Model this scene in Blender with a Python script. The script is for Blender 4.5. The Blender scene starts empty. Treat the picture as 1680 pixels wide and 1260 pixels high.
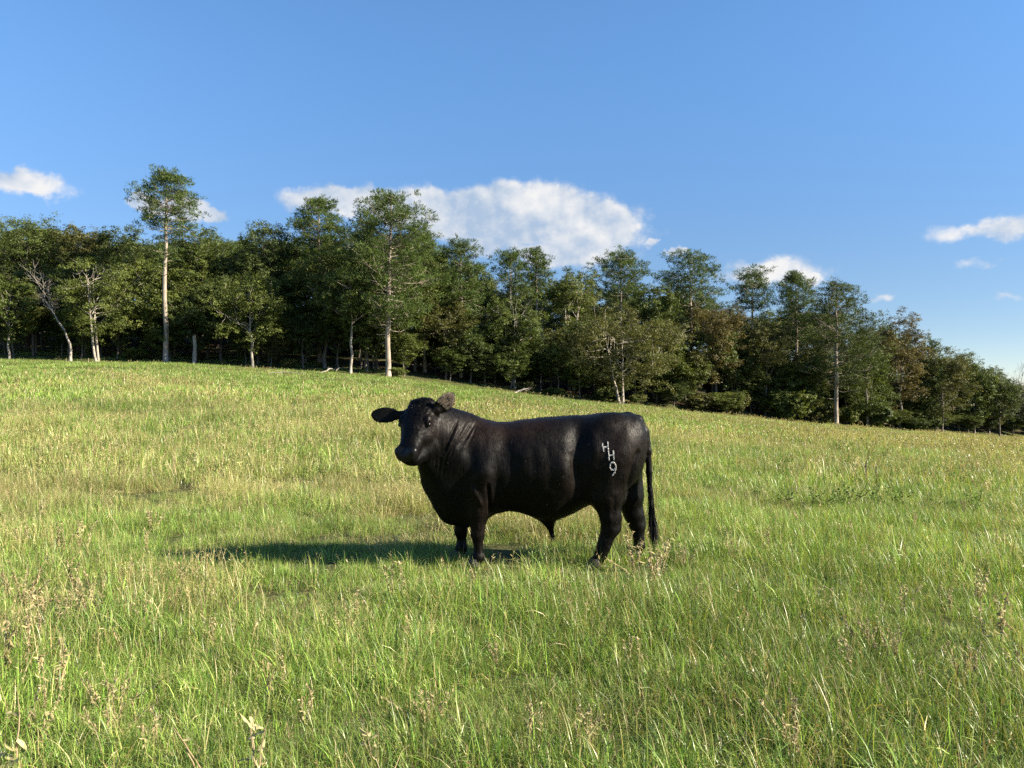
import bpy, math, random
import numpy as np
from mathutils import Vector, Matrix
from mathutils.bvhtree import BVHTree

random.seed(11)
RS = np.random.RandomState(11)
R = math.radians

# ------------------------------------------------------------------ camera, sky, sun, exposure
SC = bpy.context.scene
COL = SC.collection
EYE, F_PX, HROW = 1.67, 1308.0, 640.0          # eye height (m), focal length and horizon of the 1680 px wide view
cam_d = bpy.data.cameras.new('camera')
cam_d.sensor_width = 36.0
cam_d.lens = F_PX / 1680.0 * 36.0
cam_d.clip_start, cam_d.clip_end = 0.1, 6000.0
cam = bpy.data.objects.new('camera', cam_d)
COL.objects.link(cam)
cam.location = (0, 0, EYE)
cam.rotation_euler = (R(90) + math.atan((HROW - 630.0) / F_PX), 0, 0)
SC.camera = cam

SUN_EL, SUN_AZ = R(29), R(13)                   # height, and how far the sun stands on the viewer's side of due right
SUNV = Vector((math.cos(SUN_EL) * math.cos(SUN_AZ), -math.cos(SUN_EL) * math.sin(SUN_AZ), math.sin(SUN_EL)))
sun_d = bpy.data.lights.new('sun', 'SUN')
sun_d.energy = 5.0
sun_d.angle = R(0.53)
sun_d.color = (1.0, 0.90, 0.72)
sun = bpy.data.objects.new('sun', sun_d)
COL.objects.link(sun)
sun.rotation_euler = SUNV.to_track_quat('Z', 'Y').to_euler()
sun.location = (30, -10, 30)

SC.view_settings.view_transform = 'Standard'
SC.view_settings.look = 'None'
SC.view_settings.exposure = 1.6
SC.view_settings.gamma = 1.0
SC.view_settings.use_curve_mapping = False
SC.render.filter_size = 0.95
SC.render.engine = 'CYCLES'
SC.cycles.use_denoising = False
SC.cycles.use_adaptive_sampling = False
SC.cycles.sample_clamp_indirect = 4.0
SC.cycles.max_bounces = 6
SC.cycles.diffuse_bounces = 3
SC.cycles.transmission_bounces = 4
SC.cycles.glossy_bounces = 2
SC.cycles.transparent_max_bounces = 8

world = bpy.data.worlds.new('World')
SC.world = world
world.use_nodes = True
world.cycles.sampling_method = 'MANUAL'
world.cycles.sample_map_resolution = 256


class NT:
    """small helper to write node graphs as expressions"""
    def __init__(self, tree):
        self.t = tree
        tree.nodes.clear()

    def n(self, typ, props=None, **ins):
        nd = self.t.nodes.new(typ)
        for k, v in (props or {}).items():
            setattr(nd, k, v)
        for k, v in ins.items():
            key = int(k[1:]) if k[0] == 'i' and k[1:].isdigit() else k.replace('_', ' ')
            self.set(nd.inputs[key], v)
        return nd

    def set(self, sock, v):
        if isinstance(v, bpy.types.NodeSocket):
            self.t.links.new(v, sock)
        elif isinstance(v, bpy.types.Node):
            self.t.links.new(v.outputs[0], sock)
        else:
            sock.default_value = v

    def m(self, op, a, b=0.0, c=0.0, clamp=False):
        nd = self.n('ShaderNodeMath', {'operation': op, 'use_clamp': clamp}, i0=a, i1=b, i2=c)
        return nd.outputs[0]

    def sstep(self, x, a, b, lo=0.0, hi=1.0):
        nd = self.n('ShaderNodeMapRange', {'interpolation_type': 'SMOOTHSTEP'}, i0=x, i1=a, i2=b, i3=lo, i4=hi)
        return nd.outputs[0]

    def mix(self, f, a, b, blend='MIX'):
        nd = self.t.nodes.new('ShaderNodeMix')
        nd.data_type = 'RGBA'
        nd.blend_type = blend
        self.set(nd.inputs[0], f)
        self.set(nd.inputs[6], a)
        self.set(nd.inputs[7], b)
        return nd.outputs[2]

    def noise(self, vec, scale, detail=4.0, rough=0.55, out=0, dist=0.0):
        nd = self.n('ShaderNodeTexNoise', None, Vector=vec, Scale=scale, Detail=detail, Roughness=rough, Distortion=dist)
        return nd.outputs[out]


def build_world():
    k = NT(world.node_tree)
    sky = k.n('ShaderNodeTexSky', {'sky_type': 'NISHITA', 'sun_disc': False, 'sun_elevation': SUN_EL,
                                  'sun_rotation': R(90) + SUN_AZ, 'altitude': 200.0, 'air_density': 0.6,
                                  'dust_density': 0.0, 'ozone_density': 6.0})
    d = k.n('ShaderNodeTexCoord').outputs['Generated']
    sep = k.n('ShaderNodeSeparateXYZ', None, Vector=d)
    az = k.m('ARCTAN2', sep.outputs[0], sep.outputs[1])
    el = k.m('ARCSINE', sep.outputs[2])

    # the air thickens the colour towards the horizon all the way round
    deep = k.mix(k.sstep(el, R(0), R(27)), (.66, .51, .39, 1), (1.0, 1.10, .98, 1))
    skyc = k.mix(1.0, sky.outputs[0], deep, 'MULTIPLY')

    def ang(px, row):
        return math.atan((px - 840.0) / F_PX), math.atan((HROW - row) / F_PX * math.cos(math.atan((px - 840.0) / F_PX)))
    # cumulus: px, row, half width, half height, how solid
    puffs = [(745, 352, 105, 40, 1.0), (850, 348, 140, 46, 1.15), (955, 372, 100, 46, 1.15), (535, 328, 80, 24, .78), (610, 332, 85, 28, .9), (680, 340, 80, 34, 1.0),
             (930, 415, 110, 26, .9), (800, 400, 70, 30, .6), (335, 352, 38, 13, .95), (300, 342, 34, 26, .9), (240, 330, 26, 18, .8),
             (25, 296, 100, 22, .78), (1640, 374, 105, 20, .60), (1608, 431, 42, 14, .48), (1270, 446, 95, 30, .66),
             (1072, 395, 17, 9, .75), (1115, 413, 22, 9, .85), (1455, 489, 28, 9, .5), (1490, 372, 22, 8, .3),
             (1330, 462, 26, 16, .75), (1655, 482, 40, 8, .42)]
    field = None
    comb = k.n('ShaderNodeCombineXYZ', None, X=az, Y=k.m('MULTIPLY', el, 1.15), Z=0.37).outputs[0]
    wob = k.n('ShaderNodeSeparateXYZ', None, Vector=k.noise(comb, 26.0, 5.0, 0.6, out=1))
    az0, el0 = az, el
    az = k.m('ADD', az, k.m('MULTIPLY', k.m('SUBTRACT', wob.outputs[0], 0.5), 0.055))
    el = k.m('ADD', el, k.m('MULTIPLY', k.m('SUBTRACT', wob.outputs[1], 0.5), 0.034))
    for px, row, rx, ry, a in puffs:
        ca, ce = ang(px, row)
        ra, re = rx / F_PX, ry / F_PX
        u = k.m('MULTIPLY', k.m('SUBTRACT', az, ca), 1 / ra)
        v = k.m('MULTIPLY', k.m('SUBTRACT', el, ce), 1 / re)
        r2 = k.m('ADD', k.m('MULTIPLY', u, u), k.m('MULTIPLY', v, v))
        e = k.m('MULTIPLY', k.m('EXPONENT', k.m('MULTIPLY', r2, -0.75)), a)
        field = e if field is None else k.m('MAXIMUM', field, e)

    def fbm(off):
        v = k.n('ShaderNodeVectorMath', {'operation': 'ADD'}, i0=comb, i1=off).outputs[0]
        vo = k.n('ShaderNodeTexVoronoi', {'feature': 'F1', 'normalize': True, 'voronoi_dimensions': '2D'}, Vector=v, Scale=24.0, Detail=3.0, Roughness=0.55)
        return k.m('ADD', k.m('MULTIPLY', k.noise(v, 15.0, 7.0, 0.58), 0.75), k.m('MULTIPLY', k.m('SUBTRACT', 0.42, vo.outputs['Distance']), 0.55))
    f0 = fbm((0, 0, 0))
    f1 = fbm((0.006, 0.010, 0))
    big = k.noise(comb, 11.0, 3.0, 0.5)
    dens = k.m('SUBTRACT', k.m('ADD', k.m('MULTIPLY', field, 1.05), k.m('MULTIPLY', k.m('SUBTRACT', f0, 0.45), 0.85)), 0.33)
    alpha = k.m('MULTIPLY', k.sstep(dens, 0.0, 0.33), k.sstep(field, 0.10, 0.55))
    light = k.m('ADD', k.m('MULTIPLY', k.m('SUBTRACT', f0, f1), 2.2), 0.47)
    light = k.m('ADD', light, k.m('MULTIPLY', k.m('SUBTRACT', big, 0.5), 2.6), clamp=True)
    ccol = k.mix(light, (1.40, 1.80, 2.38, 1), (3.05, 3.0, 2.95, 1))
    col = k.mix(k.m('MULTIPLY', alpha, 0.96), skyc, ccol)
    bg = k.n('ShaderNodeBackground', None, Color=col, Strength=0.103)
    k.n('ShaderNodeOutputWorld', None, Surface=bg.outputs[0])


build_world()

# ------------------------------------------------------------------ helpers


def ss(x, a, b):
    t = np.clip((np.asarray(x, float) - a) / (b - a), 0, 1)
    return t * t * (3 - 2 * t)


_perm = RS.rand(256, 256)


def vnoise(x, y):
    x, y = np.asarray(x, float), np.asarray(y, float)
    xi, yi = np.floor(x).astype(int), np.floor(y).astype(int)
    fx, fy = x - xi, y - yi
    fx, fy = fx * fx * (3 - 2 * fx), fy * fy * (3 - 2 * fy)
    g = lambda a, b: _perm[a & 255, b & 255]
    return (g(xi, yi) * (1 - fx) + g(xi + 1, yi) * fx) * (1 - fy) + (g(xi, yi + 1) * (1 - fx) + g(xi + 1, yi + 1) * fx) * fy


def fbm2(x, y, o=4):
    s, a, t = 0, 1.0, 0
    for i in range(o):
        s = s + a * vnoise(np.asarray(x) * 2 ** i + 17.3 * i, np.asarray(y) * 2 ** i + 9.1 * i)
        t += a
        a *= 0.5
    return s / t


def mesh_np(name, v, f, mats=(), attrs=None, smooth=False):
    """mesh from arrays; f may be (n,k) or a list of such arrays; attrs {name: per-vertex floats or colours}"""
    me = bpy.data.meshes.new(name)
    v = np.asarray(v, np.float32).reshape(-1, 3)
    fl = f if isinstance(f, list) else [f]
    fl = [np.asarray(a, np.int32) for a in fl if len(a)]
    me.vertices.add(len(v))
    me.vertices.foreach_set('co', v.ravel())
    if fl:
        loops = np.concatenate([a.ravel() for a in fl])
        counts = np.concatenate([np.full(len(a), a.shape[1], np.int32) for a in fl])
        starts = np.concatenate([[0], np.cumsum(counts)[:-1]]).astype(np.int32)
        me.loops.add(len(loops))
        me.loops.foreach_set('vertex_index', loops)
        me.polygons.add(len(counts))
        me.polygons.foreach_set('loop_start', starts)
        if smooth:
            me.polygons.foreach_set('use_smooth', np.ones(len(counts), bool))
    for k, a in (attrs or {}).items():
        a = np.asarray(a, np.float32)
        if a.ndim == 1:
            at = me.attributes.new(k, 'FLOAT', 'POINT')
            at.data.foreach_set('value', a)
        else:
            at = me.attributes.new(k, 'FLOAT_COLOR', 'POINT')
            at.data.foreach_set('color', np.concatenate([a, np.ones((len(a), 1), np.float32)], 1).ravel())
    for m in mats:
        me.materials.append(m)
    me.update(calc_edges=True)
    return me


def obj(name, data, parent=None, loc=(0, 0, 0), rz=0.0):
    o = bpy.data.objects.new(name, data)
    COL.objects.link(o)
    o.location = loc
    o.rotation_euler = (0, 0, rz)
    if parent is not None:
        o.parent = parent
    return o


def tag(o, label=None, cat=None, group=None, kind=None):
    for k, v in (('label', label), ('category', cat), ('group', group), ('kind', kind)):
        if v:
            o[k] = v
    return o


class Geo:
    """collects tubes and sheets into one set of arrays"""
    def __init__(self):
        self.v, self.q, self.t, self.c, self.nv = [], [], [], [], 0

    def add(self, v, q=None, t=None, c=0.5):
        v = np.asarray(v, float).reshape(-1, 3)
        if q is not None and len(q):
            self.q.append(np.asarray(q, int) + self.nv)
        if t is not None and len(t):
            self.t.append(np.asarray(t, int) + self.nv)
        self.v.append(v)
        c = np.asarray(c, float)
        self.c.append(np.broadcast_to(c, (len(v),) + c.shape[-1:] if c.ndim else (len(v),)) if c.ndim < 2 and c.shape != (len(v),) else c)
        self.nv += len(v)

    def tube(self, pts, rad, sides=6, c=0.5, cap=True):
        pts = np.asarray(pts, float)
        n = len(pts)
        rad = np.broadcast_to(np.asarray(rad, float), (n,))
        tan = np.gradient(pts, axis=0)
        tan /= np.linalg.norm(tan, axis=1)[:, None] + 1e-9
        ref = np.array([0, 0, 1.0]) if abs(tan[0, 2]) < 0.9 else np.array([1.0, 0, 0])
        a = np.cross(tan, ref)
        a /= np.linalg.norm(a, axis=1)[:, None] + 1e-9
        b = np.cross(tan, a)
        th = np.arange(sides) * 2 * np.pi / sides
        ring = pts[:, None] + rad[:, None, None] * (np.cos(th)[None, :, None] * a[:, None] + np.sin(th)[None, :, None] * b[:, None])
        i = np.arange(n - 1)[:, None] * sides
        j = np.arange(sides)[None]
        jn = (j + 1) % sides
        q = np.stack([i + j, i + jn, i + sides + jn, i + sides + j], -1).reshape(-1, 4)
        self.add(ring.reshape(-1, 3), q, c=c)
        if cap:
            base = self.nv - n * sides
            fan = [[base, base + k, base + k + 1] for k in range(1, sides - 1)]
            e = base + (n - 1) * sides
            fan += [[e, e + k + 1, e + k] for k in range(1, sides - 1)]
            self.t.append(np.array(fan))

    def mesh(self, name, mats, smooth=False, attr='tone'):
        f = []
        if self.q:
            f.append(np.concatenate(self.q))
        if self.t:
            f.append(np.concatenate(self.t))
        return mesh_np(name, np.concatenate(self.v), f, mats, {attr: np.concatenate(self.c)}, smooth)


# ------------------------------------------------------------------ the lie of the land
EDGE_PX = np.array([-700, 0, 270, 640, 840, 1117, 1373, 1680, 2400.])
EDGE_Y = np.array([86, 86, 86, 86, 89, 95, 104, 128, 150.])
EDGE_ROW = np.array([580, 590, 595, 618, 644, 674, 699, 719, 730.])
EDGE_U = (EDGE_PX - 840) / F_PX
EDGE_Z = EYE - (EDGE_ROW - HROW) / F_PX * EDGE_Y


def edge_y(u):
    return np.interp(u, EDGE_U, EDGE_Y)


def ground(x, y):
    x, y = np.asarray(x, float), np.asarray(y, float)
    u = np.clip(x / np.maximum(y, 12.0), -1.15, 1.15)
    ey, ez = edge_y(u), np.interp(u, EDGE_U, EDGE_Z)
    t = (y - 9.0) / (ey - 9.0)
    g = np.clip(t, 0, 1)
    g = g * g / (g + 0.03) * 1.03                                   # flat by the camera, an even slope further out
    z = ez * g
    back = np.maximum(y - ey, 0)
    z = z + (np.minimum(back, 60) * np.interp(u, [-.8, 0, .65, 1], [.17, .16, .10, .09]) + np.clip(back - 60, 0, 120) * .03)
    bump = (fbm2(x * .16 + 40, y * .16 + 40, 3) - .5)
    amp = 0.10 + 0.5 * ss(y, 12, 60) * (fbm2(x * .03 + 9, y * .03 + 3, 2))
    near = ss(np.hypot(x - .1, y - 7.7), 1.8, 5.0)
    return z + bump * amp * near


def px_of(x, y):
    return 840 + F_PX * x / y


def z_at(row, y):
    return EYE - (row - HROW) / F_PX * y


def spot(px, row):
    """point of the ground seen at that place of the photograph"""
    u = (px - 840) / F_PX
    ys = np.concatenate([np.arange(1.5, 20, .02), np.arange(20, 140, .25)])
    zs = ground(u * ys, ys)
    rows = HROW + (EYE - zs) / ys * F_PX
    i = int(np.argmax(rows <= row)) if (rows <= row).any() else len(ys) - 1
    y = ys[i]
    return float(u * y), float(y), float(zs[i])


# ------------------------------------------------------------------ materials
def new_mat(name):
    m = bpy.data.materials.new(name)
    m.use_nodes = True
    return m, NT(m.node_tree)


def leaf_mat(name, transl=0.35, attr='tone', use_obj=True, rough=0.5, spec=0.25):
    m, k = new_mat(name)
    a = k.n('ShaderNodeAttribute', {'attribute_name': attr})
    oi = k.n('ShaderNodeObjectInfo')
    base = oi.outputs['Color'] if use_obj else a.outputs['Color']
    if use_obj:
        t = a.outputs['Fac']
        lum = k.n('ShaderNodeMapRange', None, i0=t, i1=0.0, i2=1.0, i3=0.55, i4=1.5).outputs[0]
        v = k.n('ShaderNodeVectorMath', {'operation': 'SCALE'}, i0=base, Scale=lum).outputs[0]
        hue = k.sstep(t, 0.72, 1.0)
        col = k.mix(k.m('MULTIPLY', hue, 0.55), v, (0.17, 0.15, 0.045, 1))
    else:
        col = base
    p = k.n('ShaderNodeBsdfPrincipled', None, Base_Color=col, Roughness=rough)
    p.inputs['Specular IOR Level'].default_value = spec
    tr = k.n('ShaderNodeBsdfTranslucent', None, Color=k.mix(1.0, col, (1.15, 1.1, .55, 1), 'MULTIPLY'))
    mx = k.n('ShaderNodeMixShader', None, i0=transl, i1=p.outputs[0], i2=tr.outputs[0])
    k.n('ShaderNodeOutputMaterial', None, Surface=mx.outputs[0])
    return m


def bark_mat(name, dark, pale, scale=3.0):
    m, k = new_mat(name)
    oc = k.n('ShaderNodeTexCoord').outputs['Object']
    mp = k.n('ShaderNodeMapping', None, Vector=oc)
    mp.inputs['Scale'].default_value = (1, 1, .22)
    n1 = k.noise(mp.outputs[0], scale * 2.2, 6, .65)
    n2 = k.noise(oc, scale * .22, 3, .6)
    f = k.m('ADD', k.m('MULTIPLY', n1, .8), k.m('MULTIPLY', n2, .5))
    col = k.mix(k.sstep(f, .42, .86), dark, pale)
    bp = k.n('ShaderNodeBump', None, Strength=.8, Distance=.06, Height=n1)
    p = k.n('ShaderNodeBsdfPrincipled', None, Base_Color=col, Roughness=.9, Normal=bp.outputs[0])
    p.inputs['Specular IOR Level'].default_value = .15
    k.n('ShaderNodeOutputMaterial', None, Surface=p.outputs[0])
    return m


M_LEAF = leaf_mat('broad leaves', .30, rough=.5, spec=.22)
M_NEEDLE = leaf_mat('pine needles', .22, rough=.6, spec=.15)
M_BARK = bark_mat('oak bark', (.055, .045, .036, 1), (.23, .20, .165, 1))
M_PALE = bark_mat('pale bark', (.16, .135, .11, 1), (.46, .41, .34, 1))
M_PINE = bark_mat('pine bark', (.16, .12, .09, 1), (.42, .36, .29, 1), 2.0)
M_DEAD = bark_mat('bare grey wood', (.17, .15, .13, 1), (.40, .36, .31, 1), 4.0)


def ground_mat():
    m, k = new_mat('pasture soil and leaf litter')
    oc = k.n('ShaderNodeTexCoord').outputs['Object']
    a = k.n('ShaderNodeAttribute', {'attribute_name': 'wood'}).outputs['Fac']
    n1 = k.noise(oc, 9.0, 6, .65)
    n2 = k.noise(oc, .35, 4, .6)
    g = k.mix(k.sstep(n1, .35, .7), (.035, .042, .014, 1), (.115, .105, .045, 1))
    g = k.mix(k.sstep(n2, .4, .65, 0, .5), g, (.085, .105, .03, 1))
    l = k.mix(k.sstep(k.noise(oc, 3.0, 8, .7), .35, .68), (.035, .026, .017, 1), (.15, .105, .065, 1))
    l = k.mix(k.sstep(k.noise(oc, .3, 4, .6), .42, .6, 0, .8), l, (.05, .075, .02, 1))
    col = k.mix(a, g, l)
    bp = k.n('ShaderNodeBump', None, Strength=1.0, Distance=.08, Height=n1)
    p = k.n('ShaderNodeBsdfPrincipled', None, Base_Color=col, Roughness=.95, Normal=bp.outputs[0])
    p.inputs['Specular IOR Level'].default_value = .1
    k.n('ShaderNodeOutputMaterial', None, Surface=p.outputs[0])
    return m


def build_ground():
    ys = np.concatenate([np.linspace(-400, -10, 20), np.linspace(-8, 2, 12), np.arange(2.4, 20, .3), np.arange(20, 60, .8),
                         np.arange(60, 140, 1.6), np.arange(142, 300, 6), np.linspace(310, 1500, 24)])
    us = np.concatenate([np.linspace(-6, -1.3, 12), np.linspace(-1.25, 1.25, 170), np.linspace(1.3, 6, 12)])
    w = np.where(ys[:, None] > 12, ys[:, None], 12 + np.maximum(-ys[:, None] - 10, 0) * .9)
    X = us[None] * w
    Y = np.broadcast_to(ys[:, None], X.shape)
    Z = ground(X, Y)
    n, mcols = X.shape
    i = np.arange(n - 1)[:, None] * mcols
    j = np.arange(mcols - 1)[None]
    q = np.stack([i + j, i + j + 1, i + mcols + j + 1, i + mcols + j], -1).reshape(-1, 4)
    U = np.clip(X / np.maximum(Y, 12), -1.15, 1.15)
    wood = ss(Y - edge_y(U) + 5 * (fbm2(X * .12, Y * .12, 3) - .5), 1.5, 6.0)
    me = mesh_np('ground', np.stack([X, Y, Z], -1), q, [ground_mat()], {'wood': wood.ravel()}, True)
    tag(obj('ground', me), kind='structure')


build_ground()

# ------------------------------------------------------------------ trees
UP = np.array([0, 0, 1.0])


def unit(v):
    v = np.asarray(v, float)
    return v / (np.linalg.norm(v, axis=-1, keepdims=True) + 1e-9)


def curve_pts(a, b, sag, n, rs, wob=.06):
    """points from a to b, bowed by the vector sag and a little crooked"""
    t = np.linspace(0, 1, n)[:, None]
    L = np.linalg.norm(np.asarray(b) - np.asarray(a))
    p = a + (np.asarray(b) - a) * t + 4 * t * (1 - t) * sag
    w = rs.normal(0, wob * L / math.sqrt(n), (n, 3))
    w[0] = w[-1] = 0
    return p + w


def leaves(cent, radii, count, size, rs, tone_c, flat=.75, needle=False):
    """leaf sized kites spread through clumps -> verts, quads, tone"""
    n = len(cent)
    cnt = np.maximum((count * (radii / radii.mean()) ** 2).astype(int), 6)
    idx = np.repeat(np.arange(n), cnt)
    nsp = 10                                                       # sprays of leaves that face one way
    sd_ = unit(rs.normal(size=(n, nsp, 3)))
    sr = rs.rand(n, nsp) ** .42 * (1 + (.1 if needle else .35) * rs.rand(n, nsp) ** 3)
    st_ = rs.normal(0, .13, (n, nsp))
    sp = rs.randint(0, nsp, len(idx))
    d = sd_[idx, sp]
    p = cent[idx] + d * (sr[idx, sp] * radii[idx])[:, None] * np.array([1, 1, flat])
    p = p + rs.normal(0, 1, p.shape) * (radii[idx] * .19)[:, None] * np.array([1, 1, .6])
    nrm = unit(d * .75 + UP * .55 + rs.normal(size=d.shape) * .42)
    if needle:
        ax = unit(d * 1.0 + UP * .5 + rs.normal(size=d.shape) * .5)
        s = size * (.7 + .6 * rs.rand(len(idx)))
        side = unit(np.cross(ax, rs.normal(size=d.shape)))
        a, b = ax * s[:, None], side * (s * .21)[:, None]
    else:
        a = unit(np.cross(nrm, rs.normal(size=d.shape)))
        b = np.cross(nrm, a)
        s = size * (.55 + .9 * rs.rand(len(idx)))
        a, b = a * s[:, None], b * (s * (.5 + .2 * rs.rand(len(idx))))[:, None]
    v = np.stack([p - a * .5, p + b * .5, p + a * .6, p - b * .5], 1)
    tone = np.clip(tone_c[idx] + st_[idx, sp] + rs.normal(0, .13, len(idx)), 0, 1)
    q = np.arange(len(idx) * 4).reshape(-1, 4)
    return v.reshape(-1, 3), q, np.repeat(tone, 4)


def oak(seed, H, W, cb, lean=0.0, dens=1.0, leaf=.155, bare=0.0, stems=1, tr=None):
    """broadleaf tree: trunk and limb geometry, crown mesh arrays.  H height, W crown width, cb crown base height"""
    rs = np.random.RandomState(seed)
    g = Geo()
    tr = tr or max(.07, .010 * H + .006 * W)
    rc = W / 2
    hc = (H - cb) / 2
    zc = cb + hc
    off = np.array([lean, 0, 0])
    cents, rads = [], []
    for s in range(stems):
        ang = rs.rand() * 6.28 + s * 3.1
        b0 = np.array([math.cos(ang), math.sin(ang), 0]) * (0.0 if stems == 1 else .35)
        top = off + np.array([math.cos(ang), math.sin(ang), 0]) * (0 if stems == 1 else rc * .35) + UP * (cb + (H - cb) * .72)
        tp = curve_pts(b0 - UP * .4, top, np.array([-lean * .25, 0, 0]) + rs.normal(0, .15, 3) * [1, 1, 0], 9, rs, .022)
        g.tube(tp, np.array([1.35, 1.02, .92, .85, .74, .6, .45, .3, .14]) * tr / (1 if stems == 1 else 1.35), 7)
        nl = int(15 / stems) + 3
        for i in range(nl):
            f = .3 + .68 * (i + rs.rand()) / nl
            zz = cb * .82 + (H * .93 - cb * .82) * f * .8
            k = np.clip(zz / top[2], 0, .99) * 8
            k0 = int(k)
            st = tp[k0] + (tp[min(k0 + 1, 8)] - tp[k0]) * (k - k0)
            a = rs.rand() * 6.28
            e = rs.uniform(-.15, .95)
            d = np.array([math.cos(a) * math.cos(e), math.sin(a) * math.cos(e), math.sin(e)])
            end = off + UP * zc + d * np.array([rc, rc, hc]) * rs.uniform(.72, .98)
            end[2] = max(end[2], st[2] * .9)
            lp = curve_pts(st, end, UP * -.05 * rc + rs.normal(0, .1, 3), 6, rs, .1)
            r0 = tr * (.42 - .22 * f)
            g.tube(lp, np.linspace(r0, r0 * .2, 6), 5)
            for j in range(4):
                kk = rs.randint(2, 6)
                d2 = unit(rs.normal(size=3) + UP * .35 + unit(end - st) * .5)
                e2 = lp[kk] + d2 * rs.uniform(.5, 1.2) * rc * .34
                g.tube(curve_pts(lp[kk], e2, rs.normal(0, .05, 3), 4, rs, .12), np.linspace(r0 * .34, .012, 4), 4, cap=False)
                cents.append(e2)
                rads.append(rs.uniform(.62, 1.05))
            cents.append(end)
            rads.append(rs.uniform(.7, 1.15))
    # clumps over the shell of the crown, uneven
    ns = int(26 + 3.4 * rc * hc)
    d = unit(rs.normal(size=(ns, 3)))
    lump = .84 + .22 * np.sin(d[:, 0] * 4 + rs.rand() * 6) * np.sin(d[:, 2] * 5 + d[:, 1] * 4 + rs.rand() * 6)
    sh = off + UP * zc + d * np.array([rc, rc, hc]) * (lump * (.72 + .26 * rs.rand(ns)))[:, None]
    keep = rs.rand(ns) > .2
    cents = np.concatenate([np.array(cents), sh[keep]])
    rads = np.concatenate([np.array(rads), rs.uniform(.55, 1.1, keep.sum())])
    rads = rads * np.clip(W / 8.0, .55, 1.15)
    if bare:
        kill = (cents[:, 2] > H - (H - cb) * bare) & (rs.rand(len(cents)) < .75)
        cents, rads = cents[~kill], rads[~kill]
    cents[:, 2] = np.clip(cents[:, 2], cb * .9, H - rads * .6)
    tone_c = np.clip(rs.normal(.42, .17, len(cents)), 0, 1)
    lv = leaves(cents, rads, 152 * dens, leaf, rs, tone_c)
    return g, lv


def pine(seed, H, W, cb, tr=None, open_=.0, extra=None, dens=1.0, peak=.35, low=None):
    """old shortleaf pine: clear straight bole, flat needle pads on level limbs"""
    rs = np.random.RandomState(seed)
    g = Geo()
    tr = tr or .0135 * H
    tp = curve_pts(np.array([0, 0, -.4]), np.array([rs.normal(0, .15), 0, H * .97]), rs.normal(0, .12, 3) * [1, 1, 0], 12, rs, .008)
    g.tube(tp, np.interp(np.linspace(0, 1, 12), [0, .06, .5, .8, 1], [1.25, 1.0, .78, .45, .08]) * tr, 9)
    cents, rads = [], []
    hcr = H - cb
    nb = int(hcr * 8.5 * (1 - open_)) + 8
    for i in range(nb):
        f = (i + rs.rand()) / nb                                   # 0 at crown base, 1 at the tip
        z = cb + hcr * f * .97
        prof = np.interp(f, [0, .12, peak, .7, .9, 1], [.55, .8, 1.0, .74, .42, .12])
        L = W / 2 * prof * rs.uniform(.45, 1.12)
        a = i * 2.4 + rs.normal(0, .5)
        d = np.array([math.cos(a), math.sin(a), 0])
        st = np.array([np.interp(z, tp[:, 2], tp[:, 0]), np.interp(z, tp[:, 2], tp[:, 1]), z])
        rise = L * (.12 + .5 * f + rs.normal(0, .12))
        end = st + d * L + UP * rise
        lp = curve_pts(st, end, UP * -.10 * L, 5, rs, .07)
        r0 = max(.03, tr * .26 * (1 - .6 * f) * (L / (W / 2)) ** .5)
        g.tube(lp, np.linspace(r0, r0 * .25, 5), 5, cap=False)
        npad = max(2, int(L * 1.6))
        for j in range(npad):
            t = 1 - .62 * (j / npad) ** 1.1
            c = st + (end - st) * t + np.array([rs.normal(0, .4), rs.normal(0, .4), rs.normal(.1, .34)]) * np.array([1, 1, .8])
            side = np.cross(d, UP) * rs.normal(0, .28) * L
            c = c + side * (.4 + .6 * t)
            cents.append(c)
            rads.append(rs.uniform(.5, 1.0))
            g.tube([lp[min(4, int(t * 4))], c], [r0 * .35, .015], 3, cap=False)
    for (dx, z, rr, n) in (extra or []):
        for _ in range(n):
            c = np.array([dx, 0, z]) + unit(rs.normal(size=3)) * rr * rs.rand() ** .5 * np.array([1, 1, .75])
            g.tube([np.array([0, 0, c[2] - .3]), c], [.05, .015], 4, cap=False)
            cents.append(c)
            rads.append(rs.uniform(.5, .8))
    for _ in range(low or 5):                                       # dead snags below the crown
        z = rs.uniform(cb * .5, cb)
        a = rs.rand() * 6.28
        d = np.array([math.cos(a), math.sin(a), rs.uniform(-.1, .4)])
        g.tube(curve_pts(np.array([0, 0, z]), np.array([0, 0, z]) + d * rs.uniform(.8, 2.0), rs.normal(0, .1, 3), 4, rs, .1), [.06, .045, .03, .015], 4, cap=False)
    cents, rads = np.array(cents), np.array(rads)
    tone_c = np.clip(rs.normal(.42, .15, len(cents)), 0, 1)
    lv = leaves(cents, rads, 86 * dens, .275, rs, tone_c, flat=.55, needle=True)
    return g, lv


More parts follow.
